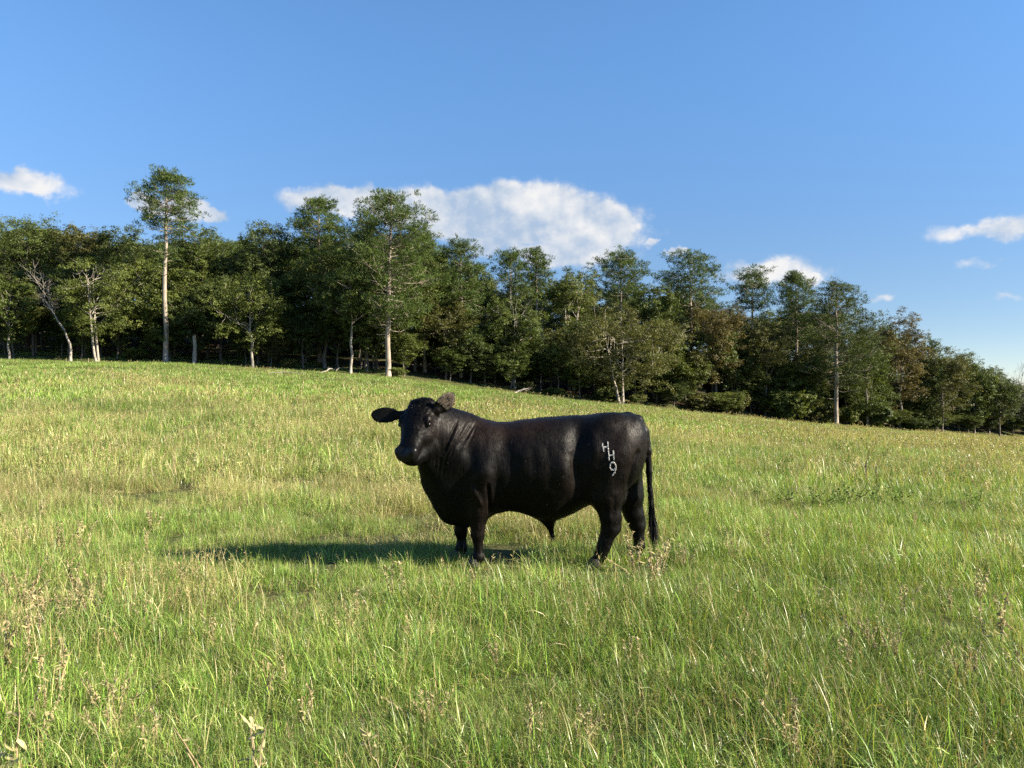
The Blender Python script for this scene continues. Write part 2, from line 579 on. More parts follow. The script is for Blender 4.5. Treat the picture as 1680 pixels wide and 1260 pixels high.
def bare(seed, H, spread, lean, tr):
    """leafless tree, branching three times"""
    rs = np.random.RandomState(seed)
    g = Geo()

    def grow(a, d, L, r, lev, first=False):
        b = a + d * L
        p = curve_pts(a, b, rs.normal(0, .05, 3) * L, 6, rs, .055)
        g.tube(p, np.linspace(r, r * .45, 6), 6 if lev == 0 else 4, cap=lev == 0)
        if lev >= 3 or first:
            return
        for i in range((6, 5, 4)[lev]):
            t = rs.uniform(.35, 1.0)
            k = p[int(t * 5)]
            dd = unit(d * .75 + unit(rs.normal(size=3)) * spread + UP * .18)
            grow(k, dd, L * rs.uniform(.42, .68), max(r * (.5 - .1 * lev) * (1.1 - .4 * t), .012), lev + 1)
    grow(np.array([0, 0, -.3]), unit([lean * .25, 0, 1]), H * .36, tr, 0, True)
    top = np.array([0, 0, -.3]) + unit([lean * .25, 0, 1]) * H * .355
    grow(top, unit([lean, 0, 1]), H * .42, tr * .62, 0)
    return g


HEROES = []
USED = set()


def place_tree(name, px, off, g, lv, bark, leafm, color, label, cat='tree', group=None, share=None):
    """share = (trunk mesh, crown mesh) of an earlier tree of the same build"""
    u = (px - 840) / F_PX
    y = float(edge_y(u)) + off
    x = u * y
    e = bpy.data.objects.new(name, None)
    e.empty_display_size = .5
    COL.objects.link(e)
    e.location = (x, y, float(ground(x, y)))
    tag(e, label, cat, group)
    tm = share[0] if share else g.mesh('trunk', [bark], True)
    t = obj('trunk', tm, e)
    cm = None
    if share or lv:
        cm = share[1] if share else mesh_np('crown', lv[0], lv[1], [leafm], {'tone': lv[2]})
        if cm:
            c = obj('crown', cm, e)
            c.color = (*color, 1)
    return e, (tm, cm)


def dims(px, off, top, left, right, cbrow):
    u = (px - 840) / F_PX
    y = float(edge_y(u)) + off
    z0 = float(ground(u * y, y))
    return z_at(top, y) - z0, (right - left) / F_PX * y, max(z_at(cbrow, y) - z0, .25)


G_DARK, G_MID, G_YEL = (.070, .096, .026), (.090, .120, .028), (.112, .138, .031)
G_BRN, G_RED, G_PINE = (.104, .108, .032), (.118, .098, .035), (.070, .106, .024)
G_GREY = (.085, .088, .05)


def build_trees():
    sd = 100
    # kind, px, off, top, left, right, crown base row, colour, bark, label, extra keywords
    T = [
        ('oak', 15, -1.5, 448, -30, 48, 562, G_MID, M_PALE, 'small leafy tree with a pale trunk at the far left of the wood edge', {}),
        ('oak', 166, -1.0, 402, 108, 236, 572, G_YEL, M_PALE, 'olive green tree with bare twigs rising from its top, between dead tree and tall pine', dict(bare=.36, stems=2)),
        ('oak', 415, -1.5, 438, 362, 478, 590, G_YEL, M_PALE, 'yellow green tree on a leaning trunk at the wood edge', dict(lean=-.5)),
        ('oak', 575, -.5, 445, 518, 622, 545, G_MID, M_PALE, 'slim tree with a pale straight trunk left of the broad pine', {}),
        ('pine', 272, 0, 282, 222, 316, 385, G_PINE, M_PINE, 'tallest pine with a long bare trunk and tufted crown above the wood', dict(peak=.42, extra=[(-.1, 11.2, 1.7, 22)], tr=.27)),
        ('pine', 637, -1.0, 319, 562, 735, 540, G_PINE, M_PINE, 'broad pine with a pale straight trunk and deep spreading crown', dict(peak=.36, tr=.29)),
        ('pine', 1372, -2.0, 466, 1302, 1442, 640, (.062, .085, .022), M_PINE, 'lone pine with a pale trunk and open limbs at the right of the wood edge', dict(peak=.62, open_=.25, tr=.27)),
        ('oak', 1022, -1.5, 492, 926, 1128, 660, G_BRN, M_PALE, 'low brown tinged tree with forked pale stems behind the bull', dict(stems=2, dens=1.15)),
        ('oak', 1475, 1.0, 503, 1428, 1516, 690, G_RED, M_BARK, 'rusty crowned oak just right of the lone pine', {}),
        ('oak', 1425, -1.0, 560, 1385, 1478, 692, G_MID, M_BARK, 'bushy green tree at the foot of the rusty oak', {}),
        ('oak', 1545, 0, 563, 1500, 1590, 704, G_BRN, M_BARK, 'brownish bushy tree low on the slope at right', {}),
        ('oak', 1598, 2, 575, 1560, 1640, 706, G_MID, M_BARK, 'green tree beside the brownish bushy one at right', {}),
        ('oak', 1640, 0, 604, 1605, 1672, 709, G_DARK, M_BARK, 'dark low tree near the right end of the wood', {}),
        ('oak', 1683, 0, 612, 1655, 1720, 711, G_GREY, M_DEAD, 'greyish thin tree cut by the right edge of the view', dict(bare=.5)),
        ('oak', 1512, 2.5, 538, 1478, 1552, 702, G_DARK, M_BARK, 'dark rounded tree filling the slope between rusty oak and brownish bushy tree', {}),
        ('oak', 1572, 4.0, 568, 1540, 1612, 704, G_MID, M_BARK, 'rounded tree behind the brownish bushy tree at right', {}),
        ('oak', 1622, 3.0, 590, 1590, 1660, 706, G_BRN, M_BARK, 'dull rounded low tree just left of the dark low tree at the right end', {}),
        # second rank, the skyline
        ('oak', 45, 9, 339, -28, 112, 520, G_MID, M_BARK, 'big round oak crown on the skyline at far left', {}),
        ('oak', 128, 8, 354, 82, 168, 500, G_BRN, M_BARK, 'oak crown on the skyline between the big round one and the tall pine', {}),
        ('oak', 198, 7, 360, 150, 246, 520, G_DARK, M_BARK, 'dark oak crown close on the left of the tallest pine', {}),
        ('oak', 322, 7, 361, 276, 372, 530, G_MID, M_BARK, 'oak crown on the skyline close on the right of the tallest pine', {}),
        ('oak', 426, 8, 352, 376, 480, 530, G_DARK, M_BARK, 'domed dark oak midway between the two tall pines', {}),
        ('pine', 524, 8, 326, 470, 580, 480, G_PINE, M_PINE, 'dense cone topped pine left of the broad pine', dict(peak=.2, dens=1.2)),
        ('pine', 600, 6, 372, 560, 650, 520, G_PINE, M_PINE, 'shorter pine tucked against the left of the broad pine', {}),
        ('pine', 697, 7, 382, 650, 745, 540, G_PINE, M_PINE, 'pine behind the right shoulder of the broad pine', dict(peak=.25)),
        ('pine', 756, 6, 396, 715, 808, 570, G_PINE, M_PINE, 'pointed pine stepping down from the broad pine to the right', dict(peak=.2)),
        ('pine', 838, 9, 417, 808, 868, 470, G_PINE, M_PINE, 'small topped pine under the big cloud, left of a pair', dict(peak=.5)),
        ('pine', 880, 10, 417, 855, 905, 468, G_PINE, M_PINE, 'narrow pine under the big cloud, right of a pair', dict(peak=.5)),
        ('oak', 938, 7, 421, 886, 982, 560, G_YEL, M_PALE, 'light green tree with pale forking branches below the big cloud', dict(stems=2, bare=.2)),
        ('pine', 1020, 9, 419, 972, 1066, 490, G_PINE, M_PINE, 'flat topped pine above the low brown tinged tree', dict(peak=.55)),
        ('oak', 1072, 7, 455, 1035, 1115, 580, G_MID, M_BARK, 'oak crown in the dip between two flat topped pines', {}),
        ('pine', 1133, 8, 418, 1078, 1194, 510, G_PINE, M_PINE, 'wide dark pine standing over the middle right of the wood', dict(peak=.55, open_=.15)),
        ('pine', 1236, 8, 449, 1208, 1276, 510, G_PINE, M_PINE, 'small leaning topped pine right of the wide dark pine', dict(peak=.45)),
        ('pine', 1306, 6, 450, 1268, 1346, 560, G_PINE, M_PINE, 'tufted pine just left of the lone pine', dict(peak=.35)),
        ('oak', 845, 3, 470, 795, 890, 610, G_MID, M_PALE, 'tree with crooked pale limbs above the fallen log', dict(bare=.3)),
        ('oak', 1175, 4, 488, 1125, 1232, 640, G_RED, M_BARK, 'rust flecked tree under the wide dark pine', {}),
        ('oak', 1255, 3, 515, 1205, 1305, 650, G_BRN, M_BARK, 'dull brown green tree halfway between wide dark pine and lone pine', {}),
    ]
    for kind, px, off, top, l, r, cb, colr, bark, lab, kw in T:
        sd += 1
        HEROES.append((px, off, lab))
        H, W, C = dims(px, off, top, l, r, cb)
        if kind == 'oak':
            g, lv = oak(sd, H, W, C, **kw)
            place_tree('broadleaf_tree', px, off, g, lv, bark, M_LEAF, colr, lab)
        else:
            g, lv = pine(sd, H, W, C, **kw)
            place_tree('pine_tree', px, off, g, lv, bark, M_NEEDLE, colr, lab)
    H, W, C = dims(115, -1.5, 432, 50, 150, 560)
    place_tree('dead_tree', 116, -1.5, bare(7, H, .75, -.75, .17), None, M_DEAD, None, None,
               'leafless grey tree leaning left at the wood edge', 'tree')
    H, W, C = dims(1655, -2, 592, 1630, 1680, 700)
    place_tree('dead_tree', 1662, 3, bare(9, H, .6, .1, .13), None, M_DEAD, None, None,
               'small leafless grey tree at the right end of the wood', 'tree')
    # trees of the wood that fill in between and behind
    proto = {}
    for i, (H, W, C) in enumerate([(9, 6.4, 2.2), (11, 7.5, 3.2), (7.5, 6.0, 1.2), (13.5, 8.0, 5.0), (12, 7.0, 3.6)]):
        proto[i] = (oak(300 + i, H, W, C, dens=.95), H)
    shared = {}
    sky_px = [-300, 0, 45, 100, 160, 215, 300, 375, 425, 475, 500, 525, 560, 575, 640, 680, 700, 730, 755, 800, 940, 975, 1060, 1130, 1190, 1275, 1340, 1385, 1430, 1470, 1510, 1560, 1600, 1680, 2100]
    sky_row = [360, 358, 345, 355, 372, 368, 368, 368, 360, 378, 360, 350, 360, 378, 360, 370, 392, 412, 412, 450, 440, 458, 465, 450, 480, 490, 490, 490, 510, 520, 560, 578, 590, 612, 640]
    cols = [G_DARK, G_MID, G_DARK, G_MID, G_YEL, G_BRN]
    rs = np.random.RandomState(5)
    spots = []
    for off0, step, drop in ((2.2, 58, (120, 175)), (4.0, 50, (75, 130)), (6.0, 62, (40, 95)), (13, 74, (12, 50)), (22, 80, (6, 34)), (34, 80, (4, 30))):
        p = -330 + rs.rand() * 50
        while p < 2060:
            q = p + rs.normal(0, 12)
            spots.append((q, off0 + rs.normal(0, .9), np.interp(q, sky_px, sky_row) + rs.uniform(*drop)))
            p += step * (1.0 if -40 < p < 1720 else 1.5)
    for q, off, top in spots:
        u = (q - 840) / F_PX
        y = float(edge_y(u)) + off
        want = max(z_at(top, y) - float(ground(u * y, y)), 3.2)
        i = int(np.argmin([abs(proto[k][1] - want) + rs.rand() * 2.0 for k in proto]))
        (g, lv), H = proto[i]
        cc = rs.randint(len(cols))
        lab = 'tree standing deep in the wood behind the front ones'
        if off < 9:
            lab = 'leafy tree of the wood edge beyond the sides of the view'
            if -25 < q < 1705:
                for hp, ho, hl in sorted(HEROES, key=lambda t: abs(t[0] - q)):
                    short = hl.split(' on the ')[0].split(' with ')[0].split(' just ')[0].split(' close ')[0].split(', ')[0].split(' under ')[0].split(' below ')[0].split(' at the ')[0].split(' cut ')[0].split(' standing ')[0]
                    lab = ('dark', 'green', 'dark', 'green', 'olive', 'brownish')[cc] + (' tall' if top < 430 else ' low' if top > 560 else '') + ' leafy tree ' + \
                        ('right' if q > hp else 'left') + ' of the ' + ' '.join(short.split()[:9])
                    if lab not in USED:
                        break
                USED.add(lab)
        grp = 'trees filling the wood edge' if off < 9 else 'trees deep in the wood'
        e, sh = place_tree('woodland_tree', q, off, g, lv, M_BARK if rs.rand() < .85 else M_PALE, M_LEAF,
                           tuple(np.array(cols[cc]) * rs.uniform(.85, 1.12)), lab, 'tree', grp, shared.get(i))
        shared[i] = sh
        s = want / H
        e.scale = (max(s, .75) if s < 1 else s, max(s, .75) if s < 1 else s, s)
        e.rotation_euler = (0, 0, rs.rand() * 6.28)


    # low dark bushes in the shade of the wood
    bp = [oak(400 + i, 3.4, 4.6, .25, dens=.9, leaf=.2, tr=.06) for i in range(2)]
    bs = {}
    for i in range(84):
        q = -140 + i * 23 + rs.normal(0, 10)
        off = rs.uniform(7, 13) if i % 2 and q > 640 else rs.uniform(17, 32)
        j = i % 2
        e, bs[j] = place_tree('understory_shrub', q, off, *bp[j], M_BARK, M_LEAF, tuple(np.array(G_DARK) * rs.uniform(.8, 1.1)),
                              'dark low bush growing in the shade under the wood', 'bush', 'bushes under the wood', bs.get(j))
        sc = rs.uniform(.7, 1.2) if off < 14 else rs.uniform(1.1, 1.7)
        e.scale = (sc * 1.15, sc * 1.15, sc)
        e.rotation_euler = (0, 0, rs.rand() * 6.28)
    rs = np.random.RandomState(31)
    lp = [oak(420 + i, 2.6, 3.6, .15, dens=.95, leaf=.17, tr=.05) for i in range(3)]
    ls = {}
    for i, q in enumerate(list(range(655, 1700, 36)) + [232, 372, 470, 505]):
        q = q + rs.normal(0, 12)
        j = i % 3
        if rs.rand() < (.75 if q < 900 else .4):
            continue
        e, ls[j] = place_tree('edge_shrub', q, rs.uniform(-.2, 2.0), *lp[j], M_BARK, M_LEAF, tuple(np.array((G_MID, G_BRN, G_YEL, G_DARK)[rs.randint(4)]) * rs.uniform(.85, 1.1)),
                              'low leafy bush at the foot of the trees along the edge of the pasture', 'bush', 'bushes along the wood edge', ls.get(j))
        sc = rs.uniform(.35, 1.2)
        e.scale = (sc * rs.uniform(.9, 1.5), sc * rs.uniform(.9, 1.5), sc * rs.uniform(.8, 1.3))
        e.rotation_euler = (0, 0, rs.rand() * 6.28)
    # broken bole and fallen logs
    rs = np.random.RandomState(21)
    u = (318 - 840) / F_PX
    y = float(edge_y(u)) - .8
    g = Geo()
    g.tube(curve_pts(np.array([0, 0, -.3]), np.array([.05, 0, 3.0]), np.array([.06, 0, 0]), 7, rs, .02), [.27, .22, .2, .2, .19, .19, .17], 8)
    for k_ in range(5):
        a = k_ * 1.25
        g.tube([[.14 * math.cos(a), .14 * math.sin(a), 2.8], [.05 + .12 * math.cos(a), .12 * math.sin(a), 3.05 + .3 * rs.rand()]], [.07, .015], 4)
    e = obj('tree_snag', None, None, (u * y, y, float(ground(u * y, y))))
    obj('trunk', g.mesh('trunk', [M_DEAD], True), e)
    tag(e, 'broken pale tree stub standing right of the tallest pine', 'tree stump')
    for (xa, ra, xb, rb, rad, lift, lab) in ((520, 612, 562, 607, .07, 0, 'thin pale log lying in the grass left of the slim pale trunked tree'),
                                             (440, 613, 492, 610, .04, 0, 'long thin pale branch lying in the grass before the domed oak'),
                                             (845, 646, 868, 640, .08, .55, 'pale fallen log leaning at the wood edge above the bull back')):
        a, b = np.array(spot(xa, ra)), np.array(spot(xb, rb))
        if b[1] - a[1] > 8 or a[1] - b[1] > 8:
            b[1] = a[1] + 1.0
            b[0] = (xb - 840) / F_PX * b[1]
            b[2] = float(ground(b[0], b[1]))
        b = b + UP * lift
        g = Geo()
        m_ = (a + b) / 2
        g.tube(curve_pts(a - m_ + UP * rad, b - m_ + UP * (rad + .12), UP * .06, 8, rs, .04), np.linspace(rad * 1.2, rad * .6, 8), 6)
        for t in (.4, .7):
            p0 = (a - m_) * (1 - t) + (b - m_) * t + UP * rad
            g.tube(curve_pts(p0, p0 + np.array([rs.normal(0, .3), rs.normal(0, .2), .5]), rs.normal(0, .05, 3), 4, rs, .1), np.linspace(rad * .4, .012, 4), 4)
        e = obj('fallen_log', g.mesh('fallen_log', [M_DEAD], True), None, tuple(m_))
        tag(e, lab, 'log')


build_trees()

# ------------------------------------------------------------------ the bull
BY = 7.72                                       # distance of the bull's middle line


def P(px, row, dy=0.0):
    y = BY + dy
    return np.array([(px - 840) / F_PX * y, dy, EYE - (row - HROW) / F_PX * y])


class SDF:
    def __init__(self, lo, hi, h):
        self.lo, self.h = np.array(lo), h
        self.n = np.ceil((np.array(hi) - self.lo) / h).astype(int) + 1
        self.d = np.full(self.n, .5, np.float32)
        self.ax = [(self.lo[i] + np.arange(self.n[i]) * h).astype(np.float32) for i in range(3)]

    def win(self, lo, hi):
        a = np.clip(np.floor((np.asarray(lo) - self.lo) / self.h).astype(int), 0, self.n - 1)
        b = np.clip(np.ceil((np.asarray(hi) - self.lo) / self.h).astype(int) + 1, 1, self.n)
        s = tuple(slice(a[i], b[i]) for i in range(3))
        return s, self.ax[0][s[0]][:, None, None], self.ax[1][s[1]][None, :, None], self.ax[2][s[2]][None, None, :]

    def join(self, s, f, k, sub=False):
        a = self.d[s]
        if sub:
            h = np.clip(.5 - .5 * (f + a) / k, 0, 1)
            self.d[s] = a + (-f - a) * h + k * h * (1 - h)
        else:
            h = np.clip(.5 + .5 * (f - a) / k, 0, 1)
            self.d[s] = f + (a - f) * h - k * h * (1 - h)

    def cone(self, a, b, ra, rb, k=.04, sq=(1, 1, 1), sub=False):
        a, b, sq = np.asarray(a, float), np.asarray(b, float), np.asarray(sq, float)
        m = max(ra, rb) * 1.0 / sq.min() + k + .03
        s, X, Y, Z = self.win(np.minimum(a, b) - m, np.maximum(a, b) + m)
        d = (b - a) * sq
        px, py, pz = (X - a[0]) * sq[0], (Y - a[1]) * sq[1], (Z - a[2]) * sq[2]
        t = np.clip((px * d[0] + py * d[1] + pz * d[2]) / (d @ d + 1e-9), 0, 1)
        f = np.sqrt((px - t * d[0]) ** 2 + (py - t * d[1]) ** 2 + (pz - t * d[2]) ** 2) - (ra + (rb - ra) * t)
        self.join(s, f.astype(np.float32), k, sub)

    def ell(self, c, axes, r, k=.04, sub=False, bend=0.0):
        """ellipsoid with own axes (rows) and radii; bend cups it across the second axis"""
        c, A, r = np.asarray(c, float), np.asarray(axes, float), np.asarray(r, float)
        m = r.max() + k + .03
        s, X, Y, Z = self.win(c - m, c + m)
        q = [(X - c[0]) * A[i, 0] + (Y - c[1]) * A[i, 1] + (Z - c[2]) * A[i, 2] for i in range(3)]
        if bend:
            q[2] = q[2] - bend * q[1] ** 2
        k0 = np.sqrt(sum((q[i] / r[i]) ** 2 for i in range(3))) + 1e-6
        k1 = np.sqrt(sum((q[i] / r[i] ** 2) ** 2 for i in range(3))) + 1e-6
        self.join(s, (k0 * (k0 - 1) / k1).astype(np.float32), k, sub)


def surface_nets(d, lo, h):
    s = d < 0
    C = [(0, 0, 0), (1, 0, 0), (0, 1, 0), (1, 1, 0), (0, 0, 1), (1, 0, 1), (0, 1, 1), (1, 1, 1)]
    n = np.array(d.shape) - 1
    sl = lambda c: tuple(slice(c[i], c[i] + n[i]) for i in range(3))
    cnt = sum(s[sl(c)].astype(np.int8) for c in C)
    mixed = (cnt > 0) & (cnt < 8)
    cells = np.argwhere(mixed)
    idx = np.full(n, -1, np.int32)
    idx[mixed] = np.arange(len(cells))
    pos, num = np.zeros((len(cells), 3)), np.zeros(len(cells))
    for a in range(8):
        for b in range(a + 1, 8):
            ca, cb = np.array(C[a]), np.array(C[b])
            if np.abs(ca - cb).sum() != 1:
                continue
            va, vb = d[tuple((cells + ca).T)], d[tuple((cells + cb).T)]
            mk = (va < 0) != (vb < 0)
            t = np.where(mk, va / np.where(mk, va - vb, 1), 0)
            pos += mk[:, None] * (ca + t[:, None] * (cb - ca))
            num += mk
    v = lo + h * (cells + pos / num[:, None])
    quads = []
    for ax in range(3):
        o1, o2 = [i for i in range(3) if i != ax]
        A = [slice(1, -1)] * 3
        B = [slice(1, -1)] * 3
        A[ax], B[ax] = slice(0, -1), slice(1, None)
        sa, sb = s[tuple(A)], s[tuple(B)]
        e = np.argwhere(sa != sb)
        inside = sa[tuple(e.T)]
        base = e.copy()
        base[:, o1] += 1
        base[:, o2] += 1

        def cid(d1, d2):
            c = base.copy()
            c[:, o1] += d1
            c[:, o2] += d2
            return idx[tuple(c.T)]
        q = np.stack([cid(-1, -1), cid(0, -1), cid(0, 0), cid(-1, 0)], 1)
        flip = inside if ax != 1 else ~inside
        q[~flip] = q[~flip][:, ::-1]
        quads.append(q)
    return v, np.concatenate(quads)


# head frame: FD down the face, NF out of the forehead, LF to the animal's left
LF = unit([.92, -.39, .03])
FD = np.array([-.13, -.52, -.845])
FD = unit(FD - LF * (FD @ LF))
NF = np.cross(FD, LF)
NF = NF if NF[1] < 0 else -NF
HO = P(690, 667, -.38)


def HP(s, l, n):
    return HO + FD * s + LF * l + NF * n


def bull_field():
    S = SDF((-1.45, -1.0, -.03), (1.42, .5, 1.74), .0100)
    # trunk, neck and brisket: outline of the side view, width and sideways shift per station
    tab = np.array([
        # px  top  bottom  half width  shift
        (684, 705, 770, .04, -.24), (690, 690, 790, .11, -.23), (697, 680, 808, .15, -.22), (707, 674, 826, .18, -.20), (722, 671, 846, .215, -.17), (740, 673, 859, .25, -.13),
        (765, 680, 866, .295, -.07), (790, 687, 858, .325, -.03), (812, 691, 843, .345, -.01), (835, 692, 838, .365, 0), (855, 689, 841, .385, 0),
        (875, 687, 848, .40, 0), (897, 684, 854, .405, 0), (912, 683, 853, .40, 0), (932, 682, 845, .39, 0), (958, 681, 832, .37, 0),
        (988, 677, 816, .345, 0), (1009, 677, 803, .33, 0), (1023, 677, 796, .31, 0), (1038, 680, 792, .27, 0), (1048, 687, 785, .21, 0),
        (1055, 699, 768, .13, 0), (1058, 716, 748, .05, 0)], float)
    tab[:, 0] += np.interp(tab[:, 0], [690, 725, 760], [11, 7, 0])
    by = BY + tab[:, 4]
    xs = (tab[:, 0] - 840) / F_PX * by
    zt = EYE - (tab[:, 1] - HROW) / F_PX * by
    zb = EYE - (tab[:, 2] - HROW) / F_PX * by
    fx = np.linspace(-1.1, 1.4, 1200)
    ker = np.exp(-.5 * (np.arange(-30, 31) / 9.0) ** 2)
    ker /= ker.sum()

    def sm(vals):
        a = np.interp(fx, xs, vals)
        return np.convolve(np.pad(a, 30, 'edge'), ker, 'valid')
    zt_, zb_, hw_, yc_ = sm(zt), sm(zb), sm(tab[:, 3]), sm(tab[:, 4])
    s, X, Y, Z = S.win((-1.05, -.75, .2), (1.36, .5, 1.60))
    x1 = X[:, 0, 0]
    f = lambda a: np.interp(x1, fx, a).astype(np.float32)[:, None, None]
    top, bot, hw, yc = f(zt_), f(zb_), f(hw_), f(yc_)
    # widest a little above half way, deep chest that narrows to the belly
    zc = bot + (top - bot) * .53
    up = np.maximum(Z - zc, 0) / (top - zc)
    dn = np.maximum(zc - Z, 0) / (zc - bot)
    yy = np.abs(Y - yc) / hw
    q = np.where(Z > zc, (yy ** 2.5 + up ** 2.5) ** (1 / 2.5), (yy ** 2.05 + dn ** 2.05) ** (1 / 2.05))
    rmin = np.minimum(hw, (top - bot) / 2)
    S.d[s] = np.minimum(S.d[s], (q - 1) * rmin * .85)
    ends = np.maximum(xs[0] - .0 - X, X - xs[-1] - .0)
    S.d[s] = np.maximum(S.d[s], ends)
    I3 = np.eye(3)
    S.cone(P(709, 798, -.17), P(738, 836, -.11), .085, .12, .07)
    # shoulder, crest, haunch, thigh masses
    S.ell(P(800, 770, -.20), I3, (.23, .155, .36), .10)
    S.ell(P(800, 770, .20), I3, (.23, .155, .36), .10)
    S.cone(P(752, 742, -.13), HP(.12, 0, -.16), .27, .18, .10)
    S.cone(P(716, 775, -.18), HP(.36, .02, -.16), .15, .07, .08)
    S.cone(P(760, 712, -.08), HP(.03, 0, -.12), .19, .12, .08)
    for sy in (-1, 1):
        S.ell(P(1006, 745, sy * .17), I3, (.25, .185, .37), .10)
        S.ell(P(1040, 725, sy * .12), I3, (.115, .14, .24), .07)
        S.ell(P(996, 702, sy * .22), I3, (.09, .07, .05), .09)          # hip bone
    # near and far fore legs
    for q_, dy in (((786, 790), -.215), ((759, 790), .20)):
        px = q_[0]
        k = 0 if dy < 0 else 1
        hoof_row = HROW + EYE * F_PX / (BY + dy)
        S.cone(P(px + 8, 775, dy), P(px - 1, 835, dy), .155, .108, .06)
        S.cone(P(px - 1, 835, dy), P(px - 2, 872 - 5 * k, dy), .105, .066, .04)
        S.ell(P(px - 3, 877 - 6 * k, dy), I3, (.062, .058, .068), .03)          # knee
        S.cone(P(px - 2, 882 - 6 * k, dy), P(px - 1, hoof_row - 20, dy), .05, .045, .03)
        S.ell(P(px - 2, hoof_row - 18, dy), I3, (.055, .055, .05), .03)
        S.cone(P(px - 2, hoof_row - 16, dy), P(px - 7, hoof_row - 8, dy), .05, .055, .03)
    # near hind leg, carried under the body, and far hind leg standing back
    dy = -.20
    S.cone(P(1006, 755, dy), P(996, 812, dy), .19, .145, .08)
    S.cone(P(982, 800, dy), P(988, 820, dy), .10, .09, .07)                     # stifle
    S.cone(P(997, 808, dy), P(1001, 845, dy), .14, .098, .05)
    S.cone(P(1001, 845, dy), P(1002, 866, dy), .098, .084, .04)
    S.cone(P(1012, 850, dy), P(1012, 868, dy), .04, .038, .03)                # point of the hock
    S.cone(P(1000, 868, dy), P(987, 905, dy), .078, .062, .04)
    S.ell(P(984, 913, dy), I3, (.06, .056, .052), .03)
    S.cone(P(983, 915, dy), P(977, 926, dy), .052, .056, .03)
    dy = .19
    S.cone(P(1022, 755, dy), P(1030, 810, dy), .18, .15, .08)
    S.cone(P(1030, 806, dy), P(1039, 842, dy), .145, .098, .05)
    S.cone(P(1039, 842, dy), P(1044, 860, dy), .092, .074, .04)
    S.cone(P(1053, 850, dy), P(1053, 864, dy), .032, .032, .03)
    S.cone(P(1045, 862, dy), P(1049, 895, dy), .066, .052, .04)
    S.cone(P(1048, 895, dy), P(1043, 909, dy), .054, .055, .03)
    S.ell(P(1016, 812, .0), I3, (.07, .075, .11), .03)                       # scrotum
    # sheath
    S.cone(P(893, 838, 0), P(902, 862, 0), .085, .038, .06)
    S.cone(P(902, 860, 0), P(904, 870, 0), .036, .024, .02)
    # tail
    tp = [P(1008, 692, 0), P(1030, 685, 0), P(1047, 689, 0), P(1058, 707, 0), P(1063.5, 740, 0), P(1064.5, 775, 0), P(1066.5, 805, 0), P(1069, 835, -.01)]
    tr = [.06, .056, .048, .040, .033, .029, .026, .018]
    for i in range(7):
        S.cone(tp[i], tp[i + 1], tr[i], tr[i + 1], .02)
    # head
    lo = np.min([HP(-.15, -.2, -.3), HP(.65, .2, .15), HP(-.15, .2, .15), HP(.65, -.2, -.3)], 0) - .25
    hi = np.max([HP(-.15, -.2, -.3), HP(.65, .2, .15), HP(-.15, .2, .15), HP(.65, -.2, -.3)], 0) + .25
    s, X, Y, Z = S.win(lo, hi)
    q = lambda A: (X - HO[0]) * A[0] + (Y - HO[1]) * A[1] + (Z - HO[2]) * A[2]
    hs, hl, hn = q(FD), q(LF), q(NF)
    st = [-.085, -.05, 0, .08, .16, .22, .29, .365, .43, .475, .515, .545, .565]
    wd = [.055, .10, .128, .148, .155, .148, .126, .108, .102, .106, .104, .088, .05]
    fr = [-.01, .025, .055, .082, .085, .082, .074, .066, .062, .060, .052, .036, .015]
    bk = [-.07, -.10, -.15, -.20, -.235, -.245, -.225, -.175, -.13, -.105, -.09, -.07, -.04]
    g = lambda v: np.interp(hs, st, v).astype(np.float32)
    w, a, b = g(wd), g(fr), g(bk)
    c = (a + b) / 2 + .02
    dn = np.where(hn > c, (hn - c) / (a - c), (c - hn) / (c - b))
    wl = w * np.where(hn > c, 1.0, 1 - .30 * np.clip((c - hn) / (c - b), 0, 1.2))
    ex = 2.4 + 1.0 * np.clip((hs - .40) / .12, 0, 1)
    dq = (np.abs(hl / wl) ** ex + np.abs(dn) ** ex) ** (1 / ex)
    dh = (dq - 1) * np.minimum(w, (a - b) / 2) * .8
    dh = np.maximum(dh, np.maximum(st[0] - hs, hs - st[-1]))
    S.join(s, dh.astype(np.float32), .05)
    AH = np.stack([LF, NF, FD])
    for sl in (-1, 1):
        S.ell(HP(.16, sl * .136, .022), AH, (.028, .038, .042), .035)           # brow over the eye
        S.ell(HP(.20, sl * .160, .012), AH, (.016, .026, .022), .012, sub=True)  # socket
        S.ell(HP(.25, sl * .108, -.11), AH, (.045, .09, .10), .05)             # cheek muscle
        S.ell(HP(.503, sl * .055, .058), AH, (.026, .024, .018), .012, sub=True)  # nostril
        S.ell(HP(.478, sl * .062, .036), AH, (.044, .032, .04), .03)
    S.ell(HP(-.045, 0, -.02), AH, (.115, .07, .042), .05)                        # poll
    S.ell(HP(.515, 0, -.075), AH, (.070, .045, .045), .03)
    S.cone(HP(.49, .03, -.10), HP(.33, .075, -.19), .06, .085, .05)                     # chin
    S.cone(HP(.56, -.07, -.035), HP(.56, .07, -.035), .009, .009, .014, sub=True)
    for sl in (-1, 1):                                                          # line of the mouth
        S.cone(HP(.55, sl * .08, -.04), HP(.43, sl * .108, -.06), .008, .006, .014, sub=True)
    # ears
    e0, e1 = P(657, 681, -.28), P(611, 681, -.30)
    ax = unit(e1 - e0)
    nrm = unit(np.array([-.25, -1.0, .05]) - ax * (np.array([-.25, -1.0, .05]) @ ax))
    S.cone(HP(.03, -.09, -.06), e0, .05, .036, .03)
    S.ell((e0 + e1) / 2 + ax * .008, np.stack([ax, np.cross(nrm, ax), nrm]), (.136, .078, .018), .02, bend=2.6)
    e0, e1 = P(717, 673, -.44), P(741, 649, -.46)
    ax = unit(e1 - e0)
    v0 = np.array([.50, -.85, .1])
    nrm = unit(v0 - ax * (v0 @ ax))
